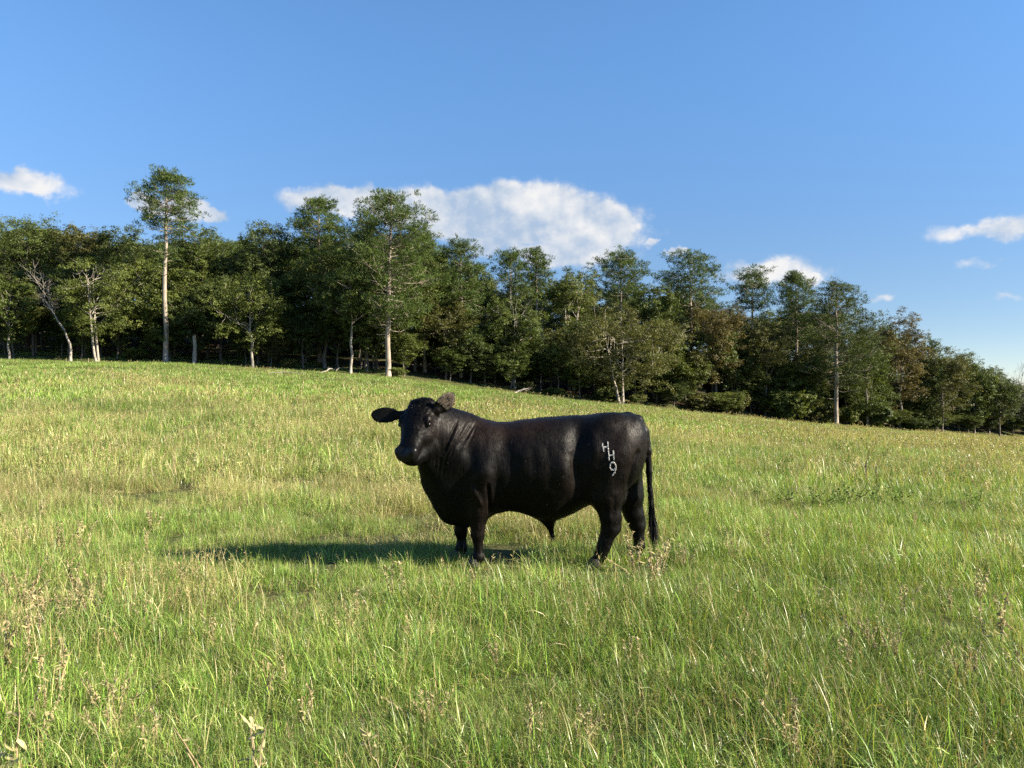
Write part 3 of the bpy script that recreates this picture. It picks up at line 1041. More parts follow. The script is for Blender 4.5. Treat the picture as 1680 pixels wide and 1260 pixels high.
    S.cone(HP(.03, .09, -.06), e0, .052, .038, .03)
    S.ell((e0 + e1) / 2 + ax * .004, np.stack([ax, np.cross(nrm, ax), nrm]), (.125, .080, .018), .02, bend=3.0)
    return S, (e0, e1, nrm)


def neighbours_smooth(v, q, it, lam=.5):
    a = np.concatenate([q[:, 0], q[:, 1], q[:, 2], q[:, 3], q[:, 1], q[:, 2], q[:, 3], q[:, 0]])
    b = np.concatenate([q[:, 1], q[:, 2], q[:, 3], q[:, 0], q[:, 0], q[:, 1], q[:, 2], q[:, 3]])
    cnt = np.bincount(a, minlength=len(v)).astype(float)[:, None]
    for _ in range(it):
        acc = np.stack([np.bincount(a, v[b, i], len(v)) for i in range(3)], 1)
        v = v + lam * (acc / cnt - v)
    return v


def normals(v, q):
    n = np.cross(v[q[:, 2]] - v[q[:, 0]], v[q[:, 3]] - v[q[:, 1]])
    vn = np.stack([sum(np.bincount(q[:, k], n[:, i], len(v)) for k in range(4)) for i in range(3)], 1)
    return unit(vn)


def coat_mat():
    m, k = new_mat('black coat')
    oc = k.n('ShaderNodeTexCoord').outputs['Object']
    br = k.n('ShaderNodeAttribute', {'attribute_name': 'brown'}).outputs['Fac']
    mp = k.n('ShaderNodeMapping', None, Vector=oc)
    mp.inputs['Scale'].default_value = (1, 1, .16)
    hair = k.noise(mp.outputs[0], 75.0, 5, .7)
    streak = k.noise(mp.outputs[0], 40.0, 4, .65)
    lump = k.noise(oc, 9.0, 4, .55)
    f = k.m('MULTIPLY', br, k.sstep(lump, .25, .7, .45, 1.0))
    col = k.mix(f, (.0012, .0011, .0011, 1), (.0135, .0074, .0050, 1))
    col = k.mix(k.sstep(hair, .55, .8, 0, .55), col, (.004, .0034, .003, 1))
    h = k.m('ADD', k.m('MULTIPLY', hair, .5), k.m('ADD', k.m('MULTIPLY', streak, .8), k.m('MULTIPLY', lump, .35)))
    bp = k.n('ShaderNodeBump', None, Strength=.38, Distance=.012, Height=h)
    p = k.n('ShaderNodeBsdfPrincipled', None, Base_Color=col, Roughness=k.sstep(hair, .3, .7, .40, .60), Normal=bp.outputs[0])
    p.inputs['Specular IOR Level'].default_value = .135
    p.inputs['Sheen Weight'].default_value = .004
    p.inputs['Sheen Roughness'].default_value = .35
    p.inputs['Sheen Tint'].default_value = (1, .75, .55, 1)
    k.n('ShaderNodeOutputMaterial', None, Surface=p.outputs[0])
    return m


def plain(name, col, rough=.6, spec=.3, tone=None):
    m, k = new_mat(name)
    oc = k.n('ShaderNodeTexCoord').outputs['Object']
    nz = k.noise(oc, 40, 4, .6)
    c = k.mix(k.sstep(nz, .3, .75), tuple(c_ * .7 for c_ in col) + (1,), tuple(min(c_ * 1.25, .9) for c_ in col) + (1,))
    bp = k.n('ShaderNodeBump', None, Strength=.3, Distance=.004, Height=nz)
    p = k.n('ShaderNodeBsdfPrincipled', None, Base_Color=c, Roughness=rough, Normal=bp.outputs[0])
    p.inputs['Specular IOR Level'].default_value = spec
    k.n('ShaderNodeOutputMaterial', None, Surface=p.outputs[0])
    return m


def strands(roots, dirs, length, rs, width=.003, curl=.3, seg=4, gravity=.0):
    """thin flat hairs: roots (n,3), starting directions, lengths"""
    n = len(roots)
    p = np.asarray(roots, float).copy()
    d = unit(dirs)
    side = unit(np.cross(d, rs.normal(size=(n, 3))))
    L = np.broadcast_to(np.asarray(length, float), (n,)) / seg
    rows = []
    bend = rs.normal(size=(n, 3)) * curl
    for i in range(seg + 1):
        w = width * (1 - .75 * i / seg)
        rows.append(np.stack([p - side * w, p + side * w], 1))
        d = unit(d + bend / seg - UP * gravity / seg)
        p = p + d * L[:, None]
    v = np.stack(rows, 1).reshape(n, -1, 3)
    k = v.shape[1]
    q0 = np.array([[2 * i, 2 * i + 1, 2 * i + 3, 2 * i + 2] for i in range(seg)])
    q = (np.arange(n)[:, None, None] * k + q0[None]).reshape(-1, 4)
    return v.reshape(-1, 3), q


def build_bull():
    rs = np.random.RandomState(3)
    S, ear = bull_field()
    v, q = surface_nets(S.d, S.lo, S.h)
    v = neighbours_smooth(v, q, 2, .5)
    n = normals(v, q)
    pxv = 840 + F_PX * v[:, 0] / (BY + v[:, 1])
    row = HROW + F_PX * (EYE - v[:, 2]) / (BY + v[:, 1])
    near = ss(-n[:, 1], -.1, .5)
    G = lambda cx, cy, rx, ry: np.exp(-(((pxv - cx) / rx) ** 2 + ((row - cy) / ry) ** 2))
    disp = np.zeros(len(v))

    def line(x0, y0, x1, y1, wid, amp):
        dx, dy = x1 - x0, y1 - y0
        L = math.hypot(dx, dy)
        t = ((pxv - x0) * dx + (row - y0) * dy) / L
        e = ((pxv - x0) * dy - (row - y0) * dx) / L
        return amp * np.exp(-(e / wid) ** 2) * ss(t, -6, 6) * (1 - ss(t, L - 8, L + 8)) * near
    # folds of the neck
    for i in range(8):
        x0 = 732 + i * 6.0 + rs.normal(0, 2.2)
        disp += line(x0 + 13, 698 + rs.uniform(-10, 18), x0 - 8 + rs.normal(0, 2), 742 + rs.uniform(-20, 20), 1.2 + 1.2 * rs.rand(), -.0075 * rs.uniform(.3, 1.15))
    for i in range(5):
        x0 = 702 + i * 6
        disp += line(x0 + 6 + rs.normal(0, 2), 726 + i * 4, x0, 758 + i * 6, 1.8, -.003)
    # shoulder blade, elbow, ribs, flank and thigh relief
    disp += .004 * G(800, 735, 16, 34) * near - .006 * G(828, 740, 12, 40) * near - .016 * G(815, 800, 9, 38) * near + .018 * G(793, 775, 20, 32) * near - .012 * G(772, 745, 10, 26) * near
    disp += line(800, 795, 806, 842, 3.0, -.02) + line(776, 800, 790, 828, 4, .010)
    for i in range(5):
        x0 = 836 + i * 15 + rs.normal(0, 3)
        disp += line(x0, 735 + rs.uniform(-8, 12), x0 + 6, 800, 5.0, -.0022)
    disp += -.030 * G(949, 728, 16, 46) * near - .02 * G(948, 780, 10, 26) * near + .015 * G(925, 775, 15, 28) * near
    disp += line(938, 745, 952, 800, 5.0, -.006) + line(952, 800, 915, 842, 5.0, -.005)
    disp += .014 * G(975, 740, 14, 40) * near + .012 * G(1032, 722, 16, 26) * near - .004 * G(1010, 778, 11, 22) * near
    disp += line(1046, 740, 1030, 800, 3.5, -.014) + line(972, 812, 985, 850, 3.0, .008) + line(1008, 815, 1006, 850, 4.0, -.005)
    # curls on forehead and face
    hs, hl, hn = (v - HO) @ FD, (v - HO) @ LF, (v - HO) @ NF
    head = ss(hs, -.15, -.05) * (1 - ss(hs, .40, .52)) * (np.abs(hl) < .17) * (hn > -.06)
    cu = np.sin(hs * 95 + 3 * np.sin(hl * 50)) * np.sin(hl * 85 + 2.5 * np.sin(hs * 43))
    disp += .0022 * cu * head * (1 - .7 * ss(hs, .1, .35))
    # slow unevenness all over
    disp += .006 * (fbm2(pxv * .05, row * .05, 3) - .5)
    v = v + n * (disp * 1.9)[:, None]
    n = normals(v, q)
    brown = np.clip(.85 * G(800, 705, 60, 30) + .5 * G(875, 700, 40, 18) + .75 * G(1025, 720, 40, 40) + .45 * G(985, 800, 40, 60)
                    + .55 * G(785, 840, 24, 60) + .35 * G(905, 770, 60, 60) + .5 * G(715, 700, 25, 25), 0, 1)  # sun-bleached brown; also paints sun-facing parts lighter, in place of highlights
    coat = coat_mat()
    furm = coat_mat()
    furm.name = 'short black hair'
    fp = [x for x in furm.node_tree.nodes if x.type == 'BSDF_PRINCIPLED'][0]
    fp.inputs['Specular IOR Level'].default_value = .07
    fp.inputs['Sheen Weight'].default_value = 0
    nose = plain('wet black nose skin', (.006, .0055, .006), .36, .22)
    earm = plain('pale inner ear skin', (.14, .105, .08), .8, .2)
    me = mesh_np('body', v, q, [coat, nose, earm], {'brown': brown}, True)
    fc = v[q].mean(1)
    fn = normals(v, q)[q].mean(1)
    mi = np.zeros(len(q), np.int32)
    fs, fn_ = (fc - HO) @ FD, (fc - HO) @ NF
    fl = (fc - HO) @ LF
    mi[(fs > .455 + .5 * np.abs(fl) * .3) & (fn_ > -.035) & (np.abs(fl) < .13)] = 1
    e0, e1, en = ear
    er = (fc - (e0 + e1) / 2)
    ea = unit(e1 - e0)
    inear = (np.linalg.norm(er, axis=1) < .115) & (er @ ea > -.03) & (fn @ en > .35)
    mi[inear] = 2
    me.polygons.foreach_set('material_index', mi)
    root = bpy.data.objects.new('bull', None)
    COL.objects.link(root)
    root.location = (0, BY, 0)
    tag(root, 'black bull with white brand on its hip standing side on, head turned to the viewer', 'bull')
    obj('body', me, root)
    bvh = BVHTree.FromPolygons([tuple(p) for p in v], [tuple(int(i) for i in f) for f in q])

    def hit(px, row):
        o = Vector((0, -BY, EYE))
        d = (Vector(tuple(P(px, row, 0))) - o).normalized()
        loc, nr, _, _ = bvh.ray_cast(o, d)
        return (np.array(loc), np.array(nr)) if loc is not None else None
    # freeze brand
    bm = plain('white brand hair', (.62, .60, .57), .8, .2)

    def zz(x, y):
        return 780 + x / 4.94, 640 + y / 4.94

    def stroke(g, pts, r=.0052):
        dense = []
        for (a, b) in zip(pts[:-1], pts[1:]):
            for t in np.linspace(0, 1, 5)[:-1]:
                dense.append((a[0] + (b[0] - a[0]) * t, a[1] + (b[1] - a[1]) * t))
        dense.append(pts[-1])
        pp = []
        for x, y in dense:
            h = hit(*zz(x, y))
            if h:
                pp.append(h[0] + h[1] * .001)
        if len(pp) > 1:
            pp = np.array(pp)
            g.tube(pp, np.array([r * rs.uniform(.6, .95) for _ in pp]), 6)
            ln = int(len(pp) * 14)                                 # ragged white hairs along the stroke
            t = rs.rand(ln) * (len(pp) - 1.001)
            i0 = t.astype(int)
            c0 = pp[i0] + (pp[i0 + 1] - pp[i0]) * (t - i0)[:, None] + rs.normal(0, r * .38, (ln, 3)) * [1, .2, 1]
            hv_, hq_ = strands(c0 - [0, .003, 0], np.array([.25, -.3, -.9]) + rs.normal(0, .3, (ln, 3)), (.007 + .005 * rs.rand(ln)), rs, .0014, .2, 2)
            g.add(hv_, hq_)
    g = Geo()
    stroke(g, [(1027, 428), (1032, 462), (1038, 495)])
    stroke(g, [(1070, 418), (1074, 455), (1079, 515), (1083, 568)])
    stroke(g, [(1033, 462), (1073, 455)], .0042)
    obj('brand_letter', g.mesh('brand_letter', [bm], True), root)
    g = Geo()
    stroke(g, [(1116, 490), (1118, 525), (1121, 562)], .0056)
    stroke(g, [(1082, 528), (1117, 523)], .0042)
    obj('brand_letter', g.mesh('brand_letter', [bm], True), root)
    g = Geo()
    loop = [(1112 + 24 * math.cos(t), 612 - 31 * math.sin(t)) for t in np.linspace(-.35, 2 * math.pi - .2, 14)]
    stroke(g, loop, .0046)
    stroke(g, [(1134, 600), (1137, 635), (1128, 662), (1108, 686)], .0052)
    obj('brand_digit', g.mesh('brand_digit', [bm], True), root)
    # eyes
    em, k = new_mat('dark wet eye')
    p = k.n('ShaderNodeBsdfPrincipled', None, Base_Color=(.012, .008, .006, 1), Roughness=.08)
    k.n('ShaderNodeOutputMaterial', None, Surface=p.outputs[0])
    for sl in (-1, 1):
        th, ph = np.meshgrid(np.linspace(0, np.pi, 9), np.linspace(0, 2 * np.pi, 13)[:-1], indexing='ij')
        c = HP(.20, sl * .150, .016)
        ev = c + .021 * np.stack([np.sin(th) * np.cos(ph), np.sin(th) * np.sin(ph), np.cos(th)], -1).reshape(-1, 3)
        i, j = np.meshgrid(np.arange(8), np.arange(12), indexing='ij')
        eq = np.stack([i * 12 + j, i * 12 + (j + 1) % 12, (i + 1) * 12 + (j + 1) % 12, (i + 1) * 12 + j], -1).reshape(-1, 4)
        obj('eye', mesh_np('eye', ev, eq, [em], None, True), root)
    # hooves: two claws each
    hm = plain('dark hoof horn', (.035, .030, .026), .5, .3)
    hb = []
    for px, dy in ((779, -.215), (752, .20), (977, -.20), (1042, .19)):
        yb = HROW + EYE * F_PX / (BY + dy)
        c = P(px, yb, dy)
        g = Geo()
        for sy in (-1, 1):
            rings = []
            for z, sx, w in ((.0, .074, .036), (.02, .072, .036), (.05, .058, .032), (.085, .046, .029)):
                t = np.linspace(0, 2 * np.pi, 10)[:-1]
                rings.append(np.stack([c[0] - .012 + sx * np.cos(t) * np.where(np.cos(t) < 0, 1.15, .8) + z * .25, c[1] + sy * (.034 - z * .05) + w * np.sin(t), np.full(9, z + .004)], 1))
            vv = np.concatenate(rings)
            i, j = np.meshgrid(np.arange(3), np.arange(9), indexing='ij')
            qq = np.stack([i * 9 + j, i * 9 + (j + 1) % 9, (i + 1) * 9 + (j + 1) % 9, (i + 1) * 9 + j], -1).reshape(-1, 4)
            g.add(vv, qq, [[0, k + 1, k] for k in range(1, 8)] + [[27, 27 + k, 28 + k] for k in range(1, 8)])
        obj('hoof', g.mesh('hoof', [hm], True), root)
    # hair: switch of the tail, curls on the poll, tuft of the sheath, fringe inside the ear
    hair = plain('black hair', (.0045, .0038, .0035), .55, .16)
    pale = plain('pale ear hair', (.17, .13, .095), .75, .2)
    # short coat, combed back and down
    nh = 30000
    pick = rs.randint(0, len(v), nh)
    flow = np.array([.35, 0, -1.0])
    keep = ((v[pick] - HO) @ FD < .46) | (np.linalg.norm(v[pick] - HO, axis=1) > .8)
    pick = pick[keep & (v[pick][:, 2] > .10)]
    hn_ = n[pick]
    dr = unit(flow - hn_ * (hn_ @ flow)[:, None] + rs.normal(0, .16, hn_.shape))
    dr = unit(dr + hn_ * rs.uniform(.10, .28, len(pick))[:, None])
    Lh = rs.uniform(.012, .026, len(pick))
    wh = rs.uniform(.0012, .0024, len(pick))
    sd = unit(np.cross(hn_, dr) + rs.normal(0, .25, hn_.shape))
    p0 = v[pick] - hn_ * .0015 + rs.normal(0, .003, hn_.shape)
    p1 = p0 + dr * (Lh * .6)[:, None]
    p2 = p1 + unit(dr - hn_ * .22) * (Lh * .4)[:, None]
    hv = np.stack([p0 - sd * wh[:, None], p0 + sd * wh[:, None], p1 + sd * (wh * .8)[:, None], p1 - sd * (wh * .8)[:, None], p2], 1)
    m0 = np.arange(len(pick))[:, None] * 5
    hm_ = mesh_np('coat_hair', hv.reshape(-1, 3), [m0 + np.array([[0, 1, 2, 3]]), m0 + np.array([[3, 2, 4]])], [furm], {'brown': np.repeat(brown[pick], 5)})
    o = obj('coat_hair', hm_, root)
    tag(o, kind='stuff')
    a, b = P(1067, 806, 0), P(1069.5, 838, -.01)
    t = rs.rand(420)
    rt = a + (b - a) * t[:, None] + rs.normal(0, .009, (420, 3))
    dr = np.array([.03, -.01, -1.0]) + rs.normal(0, .045, (420, 3)) + np.array([.02, 0, 0])
    hv, hq = strands(rt, dr, .26 + .16 * rs.rand(420) * (.4 + .6 * t), rs, .0042, .10, 5)
    obj('tail_switch', mesh_np('tail_switch', hv, hq, [hair]), root)
    sel = np.where((hs < .40) & (hs > -.2) & (np.abs(hl) < .14) & (hn > -.10) & (rs.rand(len(hs)) > ss(hs, -.02, .36) * .85))[0]
    sel = sel[rs.permutation(len(sel))[:2000]]
    hv, hq = strands(v[sel] - n[sel] * .003, n[sel] * .28 + FD * .4 + LF * .12 + rs.normal(0, .34, (len(sel), 3)), (.012 + .016 * rs.rand(len(sel))) * (1 - .55 * ss(hs[sel], .0, .2)), rs, .0021, .75, 4)
    obj('poll_curls', mesh_np('poll_curls', hv, hq, [hair]), root)
    rt = P(904, 869, 0) + rs.normal(0, .012, (90, 3))
    hv, hq = strands(rt, np.array([.22, 0, -1]) + rs.normal(0, .12, (90, 3)), .05 + .07 * rs.rand(90), rs, .003, .3, 4)
    obj('sheath_hair', mesh_np('sheath_hair', hv, hq, [hair]), root)
    vi = np.unique(q[inear].ravel())
    vi = vi[rs.permutation(len(vi))[:90]]
    hv, hq = strands(v[vi], n[vi] * .5 + ea + rs.normal(0, .5, (len(vi), 3)), .014 + .016 * rs.rand(len(vi)), rs, .0020, .5, 3)
    obj('ear_hair', mesh_np('ear_hair', hv, hq, [pale]), root)


build_bull()

# ------------------------------------------------------------------ grass
GREENS = np.array([(.205, .335, .055), (.15, .26, .045), (.27, .35, .075), (.115, .20, .04), (.31, .36, .10)])
DRYS = np.array([(.42, .34, .17), (.36, .29, .135), (.50, .42, .23), (.30, .22, .11), (.40, .36, .16)])


def tuft(seed, n, rad, hgt, wid, dry, seg=3, seeds=0, curl=1.0, clumps=0):
    rs = np.random.RandomState(seed)
    V, Q, C = [], [], []
    nv = 0
    a = rs.rand(n) * 6.28
    r = rad * np.sqrt(rs.rand(n))
    root = np.stack([np.cos(a) * r, np.sin(a) * r, np.full(n, -.02)], 1)
    L = hgt * rs.uniform(.4, 1.3, n)
    tilt = rs.gamma(2.0, .24, n) * curl
    bright = rs.uniform(.5, 1.5, n)
    if clumps:
        ck = rs.randint(0, clumps, n)
        ca, cr = rs.rand(clumps) * 6.28, rad * np.sqrt(rs.rand(clumps))
        cc = np.stack([np.cos(ca) * cr, np.sin(ca) * cr], 1)
        off = rs.normal(0, rad * .14, (n, 2))
        loose = rs.rand(n) < .34
        root[:, :2] = np.where(loose[:, None], root[:, :2], cc[ck] + off)
        a = np.where(loose, a, np.arctan2(off[:, 1], off[:, 0]))
        ch, cb_ = rs.uniform(.5, 1.5, clumps), rs.uniform(.7, 1.25, clumps)
        L = L * np.where(loose, .8, ch[ck])
        bright = bright * np.where(loose, .95, cb_[ck])
        lie = rs.rand(n) < .38
        tilt = np.where(lie, tilt * 2.2 + .5, tilt)
    az = np.where(rs.rand(n) < .6, a + rs.normal(0, .8, n), rs.rand(n) * 6.28)
    hd = np.stack([np.cos(az), np.sin(az), np.zeros(n)], 1)
    side = np.stack([-np.sin(az + rs.normal(0, .7, n)), np.cos(az), np.zeros(n)], 1)
    side = unit(side + rs.normal(0, .2, (n, 3)))
    p = root.copy()
    rows = []
    w0 = wid * rs.uniform(.55, 1.3, n)
    for i in range(seg + 1):
        t = i / seg
        w = w0 * (1 - t ** 1.6) + .0004
        rows.append(np.stack([p - side * w[:, None] / 2, p + side * w[:, None] / 2], 1))
        th = tilt * (.4 + 1.9 * t ** 1.2)
        p = p + (hd * np.sin(th)[:, None] + UP * np.cos(th)[:, None]) * (L / seg)[:, None]
    v = np.stack(rows, 1).reshape(n, -1, 3)
    k = v.shape[1]
    q0 = np.array([[2 * i, 2 * i + 1, 2 * i + 3, 2 * i + 2] for i in range(seg)])
    Q.append((np.arange(n)[:, None, None] * k + q0[None]).reshape(-1, 4))
    isd = rs.rand(n) < dry
    col = np.where(isd[:, None], DRYS[rs.randint(len(DRYS), size=n)], GREENS[rs.randint(len(GREENS), size=n)]) * bright[:, None]
    C.append(np.repeat(col, k, 0))
    V.append(v.reshape(-1, 3))
    nv = n * k
    for s in range(seeds):                                         # dry stalks with a loose seed head
        b = np.array([rs.normal(0, rad * .6), rs.normal(0, rad * .6), 0])
        d = unit(np.array([rs.normal(0, .22), rs.normal(0, .22), 1]))
        h = hgt * rs.uniform(1.1, 1.7)
        sd = unit(np.cross(d, rs.normal(size=3))) * wid * .32
        e = b + d * h
        c = DRYS[rs.randint(len(DRYS))] * rs.uniform(.8, 1.15)
        V.append(np.array([b - sd, b + sd, e + sd * .6, e - sd * .6]))
        Q.append(np.array([[0, 1, 2, 3]]) + nv)
        C.append(np.repeat(c[None], 4, 0))
        nv += 4
        for j in range(9):
            pz = e - d * h * rs.uniform(0, .38)
            dd = unit(d + rs.normal(0, .7, 3)) * rs.uniform(.012, .03) * (wid / .004) ** .6
            s2 = unit(np.cross(dd, rs.normal(size=3))) * wid * .6
            V.append(np.array([pz, pz + dd * .5 + s2, pz + dd, pz + dd * .5 - s2]))
            Q.append(np.array([[0, 1, 2, 3]]) + nv)
            C.append(np.repeat((c * rs.uniform(.75, 1.15))[None], 4, 0))
            nv += 4
    return np.concatenate(V), np.concatenate(Q), np.concatenate(C)


def grass_mat():
    m, k = new_mat('grass blades')
    a = k.n('ShaderNodeAttribute', {'attribute_name': 'blade'}).outputs['Color']
    dry = k.n('ShaderNodeAttribute', {'attribute_name': 'dryness', 'attribute_type': 'INSTANCER'}).outputs['Fac']
    lum = k.n('ShaderNodeAttribute', {'attribute_name': 'lush', 'attribute_type': 'INSTANCER'}).outputs['Fac']
    col = k.mix(k.m('MULTIPLY', dry, .8), a, (.35, .36, .12, 1))
    col = k.n('ShaderNodeVectorMath', {'operation': 'SCALE'}, i0=col, Scale=lum).outputs[0]
    p = k.n('ShaderNodeBsdfPrincipled', None, Base_Color=col, Roughness=.36)
    p.inputs['Specular IOR Level'].default_value = .35
    tr = k.n('ShaderNodeBsdfTranslucent', None, Color=k.mix(1.0, col, (1.25, 1.2, .5, 1), 'MULTIPLY'))
    mx = k.n('ShaderNodeMixShader', None, i0=.30, i1=p.outputs[0], i2=tr.outputs[0])
    k.n('ShaderNodeOutputMaterial', None, Surface=mx.outputs[0])
    return m


def build_grass():
    gm = grass_mat()
    lib = bpy.data.collections.new('grass tufts')                  # prototypes only, never linked to the scene
    kinds = []
    for i in range(6):                                             # near, green
        kinds.append(tuft(i, 1050, .40, .15, .0034, .15, 4, 1, 1.75, 17))
    for i in range(3):                                             # near, mixed
        kinds.append(tuft(20 + i, 980, .40, .16, .0034, .38, 4, 9, 1.85, 17))
    for i in range(3):                                             # near, dry with seed heads
        kinds.append(tuft(30 + i, 800, .38, .17, .0034, .66, 4, 18, 1.75, 15))
    for i in range(4):                                             # middle distance
        kinds.append(tuft(40 + i, 420, .55, .17, .007, .13, 3, 2, 1.5, 16))
    for i in range(3):
        kinds.append(tuft(50 + i, 400, .55, .19, .007, .40, 3, 9, 1.5, 16))
    for i in range(3):                                             # far
        kinds.append(tuft(60 + i, 100, .5, .17, .020, .08, 2, 0, 1.4))
    for i in range(3):
        kinds.append(tuft(70 + i, 100, .5, .21, .017, .38, 2, 4, 1.4))
    for i in range(3):                                             # broad bladed crabgrass clumps
        kinds.append(tuft(90 + i, 22, .07, .22, .008, .04, 4, 0, 2.2))
    for i, (v, q, c) in enumerate(kinds):
        me = mesh_np('grass_tuft', v, q, [gm], {'blade': c})
        o = bpy.data.objects.new('grass_tuft_%02d' % i, me)
        lib.objects.link(o)
    rs = np.random.RandomState(8)
    pts, rot, scl, idx, dry, lush = [], [], [], [], [], []

    def zone(y0, y1, dens, ranges, margin, plain_=False):
        if y1 < 30:
            area = .74 * (y1 * y1 - y0 * y0) + 2 * margin * (y1 - y0)
            n = int(area * dens)
            y = np.sqrt(y0 * y0 + rs.rand(n) * (y1 * y1 - y0 * y0))
        else:
            n = int(.74 * (y1 * y1 - y0 * y0) * dens)
            y = np.sqrt(y0 * y0 + rs.rand(n) * (y1 * y1 - y0 * y0))
        x = (rs.rand(n) * 2 - 1) * (.74 * y + margin)
        ok = y < edge_y(x / y) + 3.0 + 7 * ss(-x / y, .05, .3) + 3 * (vnoise(x * .3, y * .3) - .5)
        x, y = x[ok], y[ok]
        n = len(x)
        z = ground(x, y)
        big = fbm2(x * .22 + 3, y * .22 + 8, 3)
        mid = fbm2(x * .9 + 30, y * .9, 3)
        # tan seed grass stands across the middle of the field, greener near the viewer, right and up the hill
        u = x / y
        tan_ = .16 + .56 * ss(y, 6.5, 13) * (1 - .8 * ss(y, 30, 48) * ss(-u, -.25, .1)) * .62 + .26 * ss(-u, .15, .6) * (1 - ss(y, 9, 20))
        tan_ = tan_ - .22 * ss(u, .12, .45) * (1 - ss(y, 14, 26))
        strip = ss(y, 40, 54) * ss(-u, -.3, .0)
        tan_ = tan_ - .5 * strip
        dn = np.clip(tan_ + (big - .5) * 2.0 + (mid - .5) * 1.6, 0, 1)
        g0, g1, g2 = ranges
        pick = rs.rand(n)
        kd = np.where(pick < dn * .75, 2, np.where(pick < dn * 1.1 + .08, 1, 0))
        ii = np.zeros(n, int)
        for k, (a, b) in enumerate(ranges):
            mk = kd == k
            ii[mk] = rs.randint(a, b, mk.sum())
        shade = ss(y - edge_y(x / y), -9, 0)
        pts.append(np.stack([x, y, z], 1))
        rot.append(np.stack([rs.normal(0, .06, n), rs.normal(0, .06, n), rs.rand(n) * 6.28], 1))
        lowg = fbm2(x * 1.5 + 70, y * 1.5 + 20, 3)
        hh = .50 + .90 * ss(lowg, .26, .72)
        by_bull = np.exp(-(((x - .1) / 1.6) ** 2 + ((y - 7.45) / .45) ** 2))
        hh = hh * (1 - by_bull) + np.minimum(hh, .72) * by_bull
        graze = np.exp(-(((x + 2.0) / 2.2) ** 4 + ((y - 7.75) / .85) ** 4))
        hh = hh * (1 - graze) + np.minimum(hh, .72) * graze
        hh = hh * np.where(y < 13, .95, 1.0)
        scl.append(hh * rs.uniform(.75, 1.3, n) * (1 - .35 * shade))
        idx.append(ii)
        dry.append(np.clip((dn - .35) * .6 + rs.normal(0, .10, n), 0, .6) * (1 - .6 * shade))
        lush.append(rs.uniform(.8, 1.2, n) * (.70 + .70 * fbm2(x * .45 + 11, y * .45 + 50, 3)) * (1 - .15 * strip))
    zone(2.0, 6.5, 18, ((0, 6), (6, 9), (9, 12)), 1.2)
    zone(2.0, 8, 6, ((25, 28), (25, 28), (25, 28)), 1.2, True)
    zone(6.5, 13, 11, ((0, 6), (6, 9), (9, 12)), 1.2)
    zone(13, 30, 5.0, ((12, 16), (12, 19), (16, 19)), 1.0)
    zone(30, 60, 5.0, ((19, 22), (19, 25), (22, 25)), 1.0)
    zone(60, 132, 2.2, ((19, 22), (19, 25), (22, 25)), 1.0)
    pts, rot, scl, idx, dry, lush = [np.concatenate(a) for a in (pts, rot, scl, idx, dry, lush)]
    print('grass tufts', len(pts))
    me = mesh_np('grass', pts, np.zeros((0, 4)), [gm])
    at = me.attributes.new('tuft_rotation', 'FLOAT_VECTOR', 'POINT')
    at.data.foreach_set('vector', rot.astype(np.float32).ravel())
    for nm, a in (('tuft_scale', scl), ('dryness', dry), ('lush', lush)):
        at = me.attributes.new(nm, 'FLOAT', 'POINT')
        at.data.foreach_set('value', a.astype(np.float32))
    at = me.attributes.new('tuft_kind', 'INT', 'POINT')
    at.data.foreach_set('value', idx.astype(np.int32))
    o = obj('grass', me)
    tag(o, 'green and tan pasture grass covering the whole field', 'grass', kind='stuff')
    ng = bpy.data.node_groups.new('grass', 'GeometryNodeTree')
    ng.interface.new_socket('Geometry', in_out='INPUT', socket_type='NodeSocketGeometry')
    ng.interface.new_socket('Geometry', in_out='OUTPUT', socket_type='NodeSocketGeometry')
    N, Lk = ng.nodes, ng.links
    gi, go = N.new('NodeGroupInput'), N.new('NodeGroupOutput')
    ci = N.new('GeometryNodeCollectionInfo')
    ci.inputs['Collection'].default_value = lib
    ci.inputs['Separate Children'].default_value = True
    ci.inputs['Reset Children'].default_value = True
    ip = N.new('GeometryNodeInstanceOnPoints')
    ip.inputs['Pick Instance'].default_value = True

    def na(name, typ):
        nd = N.new('GeometryNodeInputNamedAttribute')
        nd.data_type = typ
        nd.inputs['Name'].default_value = name
        return nd.outputs['Attribute']
    e2r = N.new('FunctionNodeEulerToRotation')
    Lk.new(na('tuft_rotation', 'FLOAT_VECTOR'), e2r.inputs[0])
    Lk.new(gi.outputs[0], ip.inputs['Points'])
    Lk.new(ci.outputs[0], ip.inputs['Instance'])
    Lk.new(na('tuft_kind', 'INT'), ip.inputs['Instance Index'])
    Lk.new(e2r.outputs[0], ip.inputs['Rotation'])
    Lk.new(na('tuft_scale', 'FLOAT'), ip.inputs['Scale'])
    Lk.new(ip.outputs[0], go.inputs[0])
    md = o.modifiers.new('grass', 'NODES')
    md.node_group = ng


build_grass()


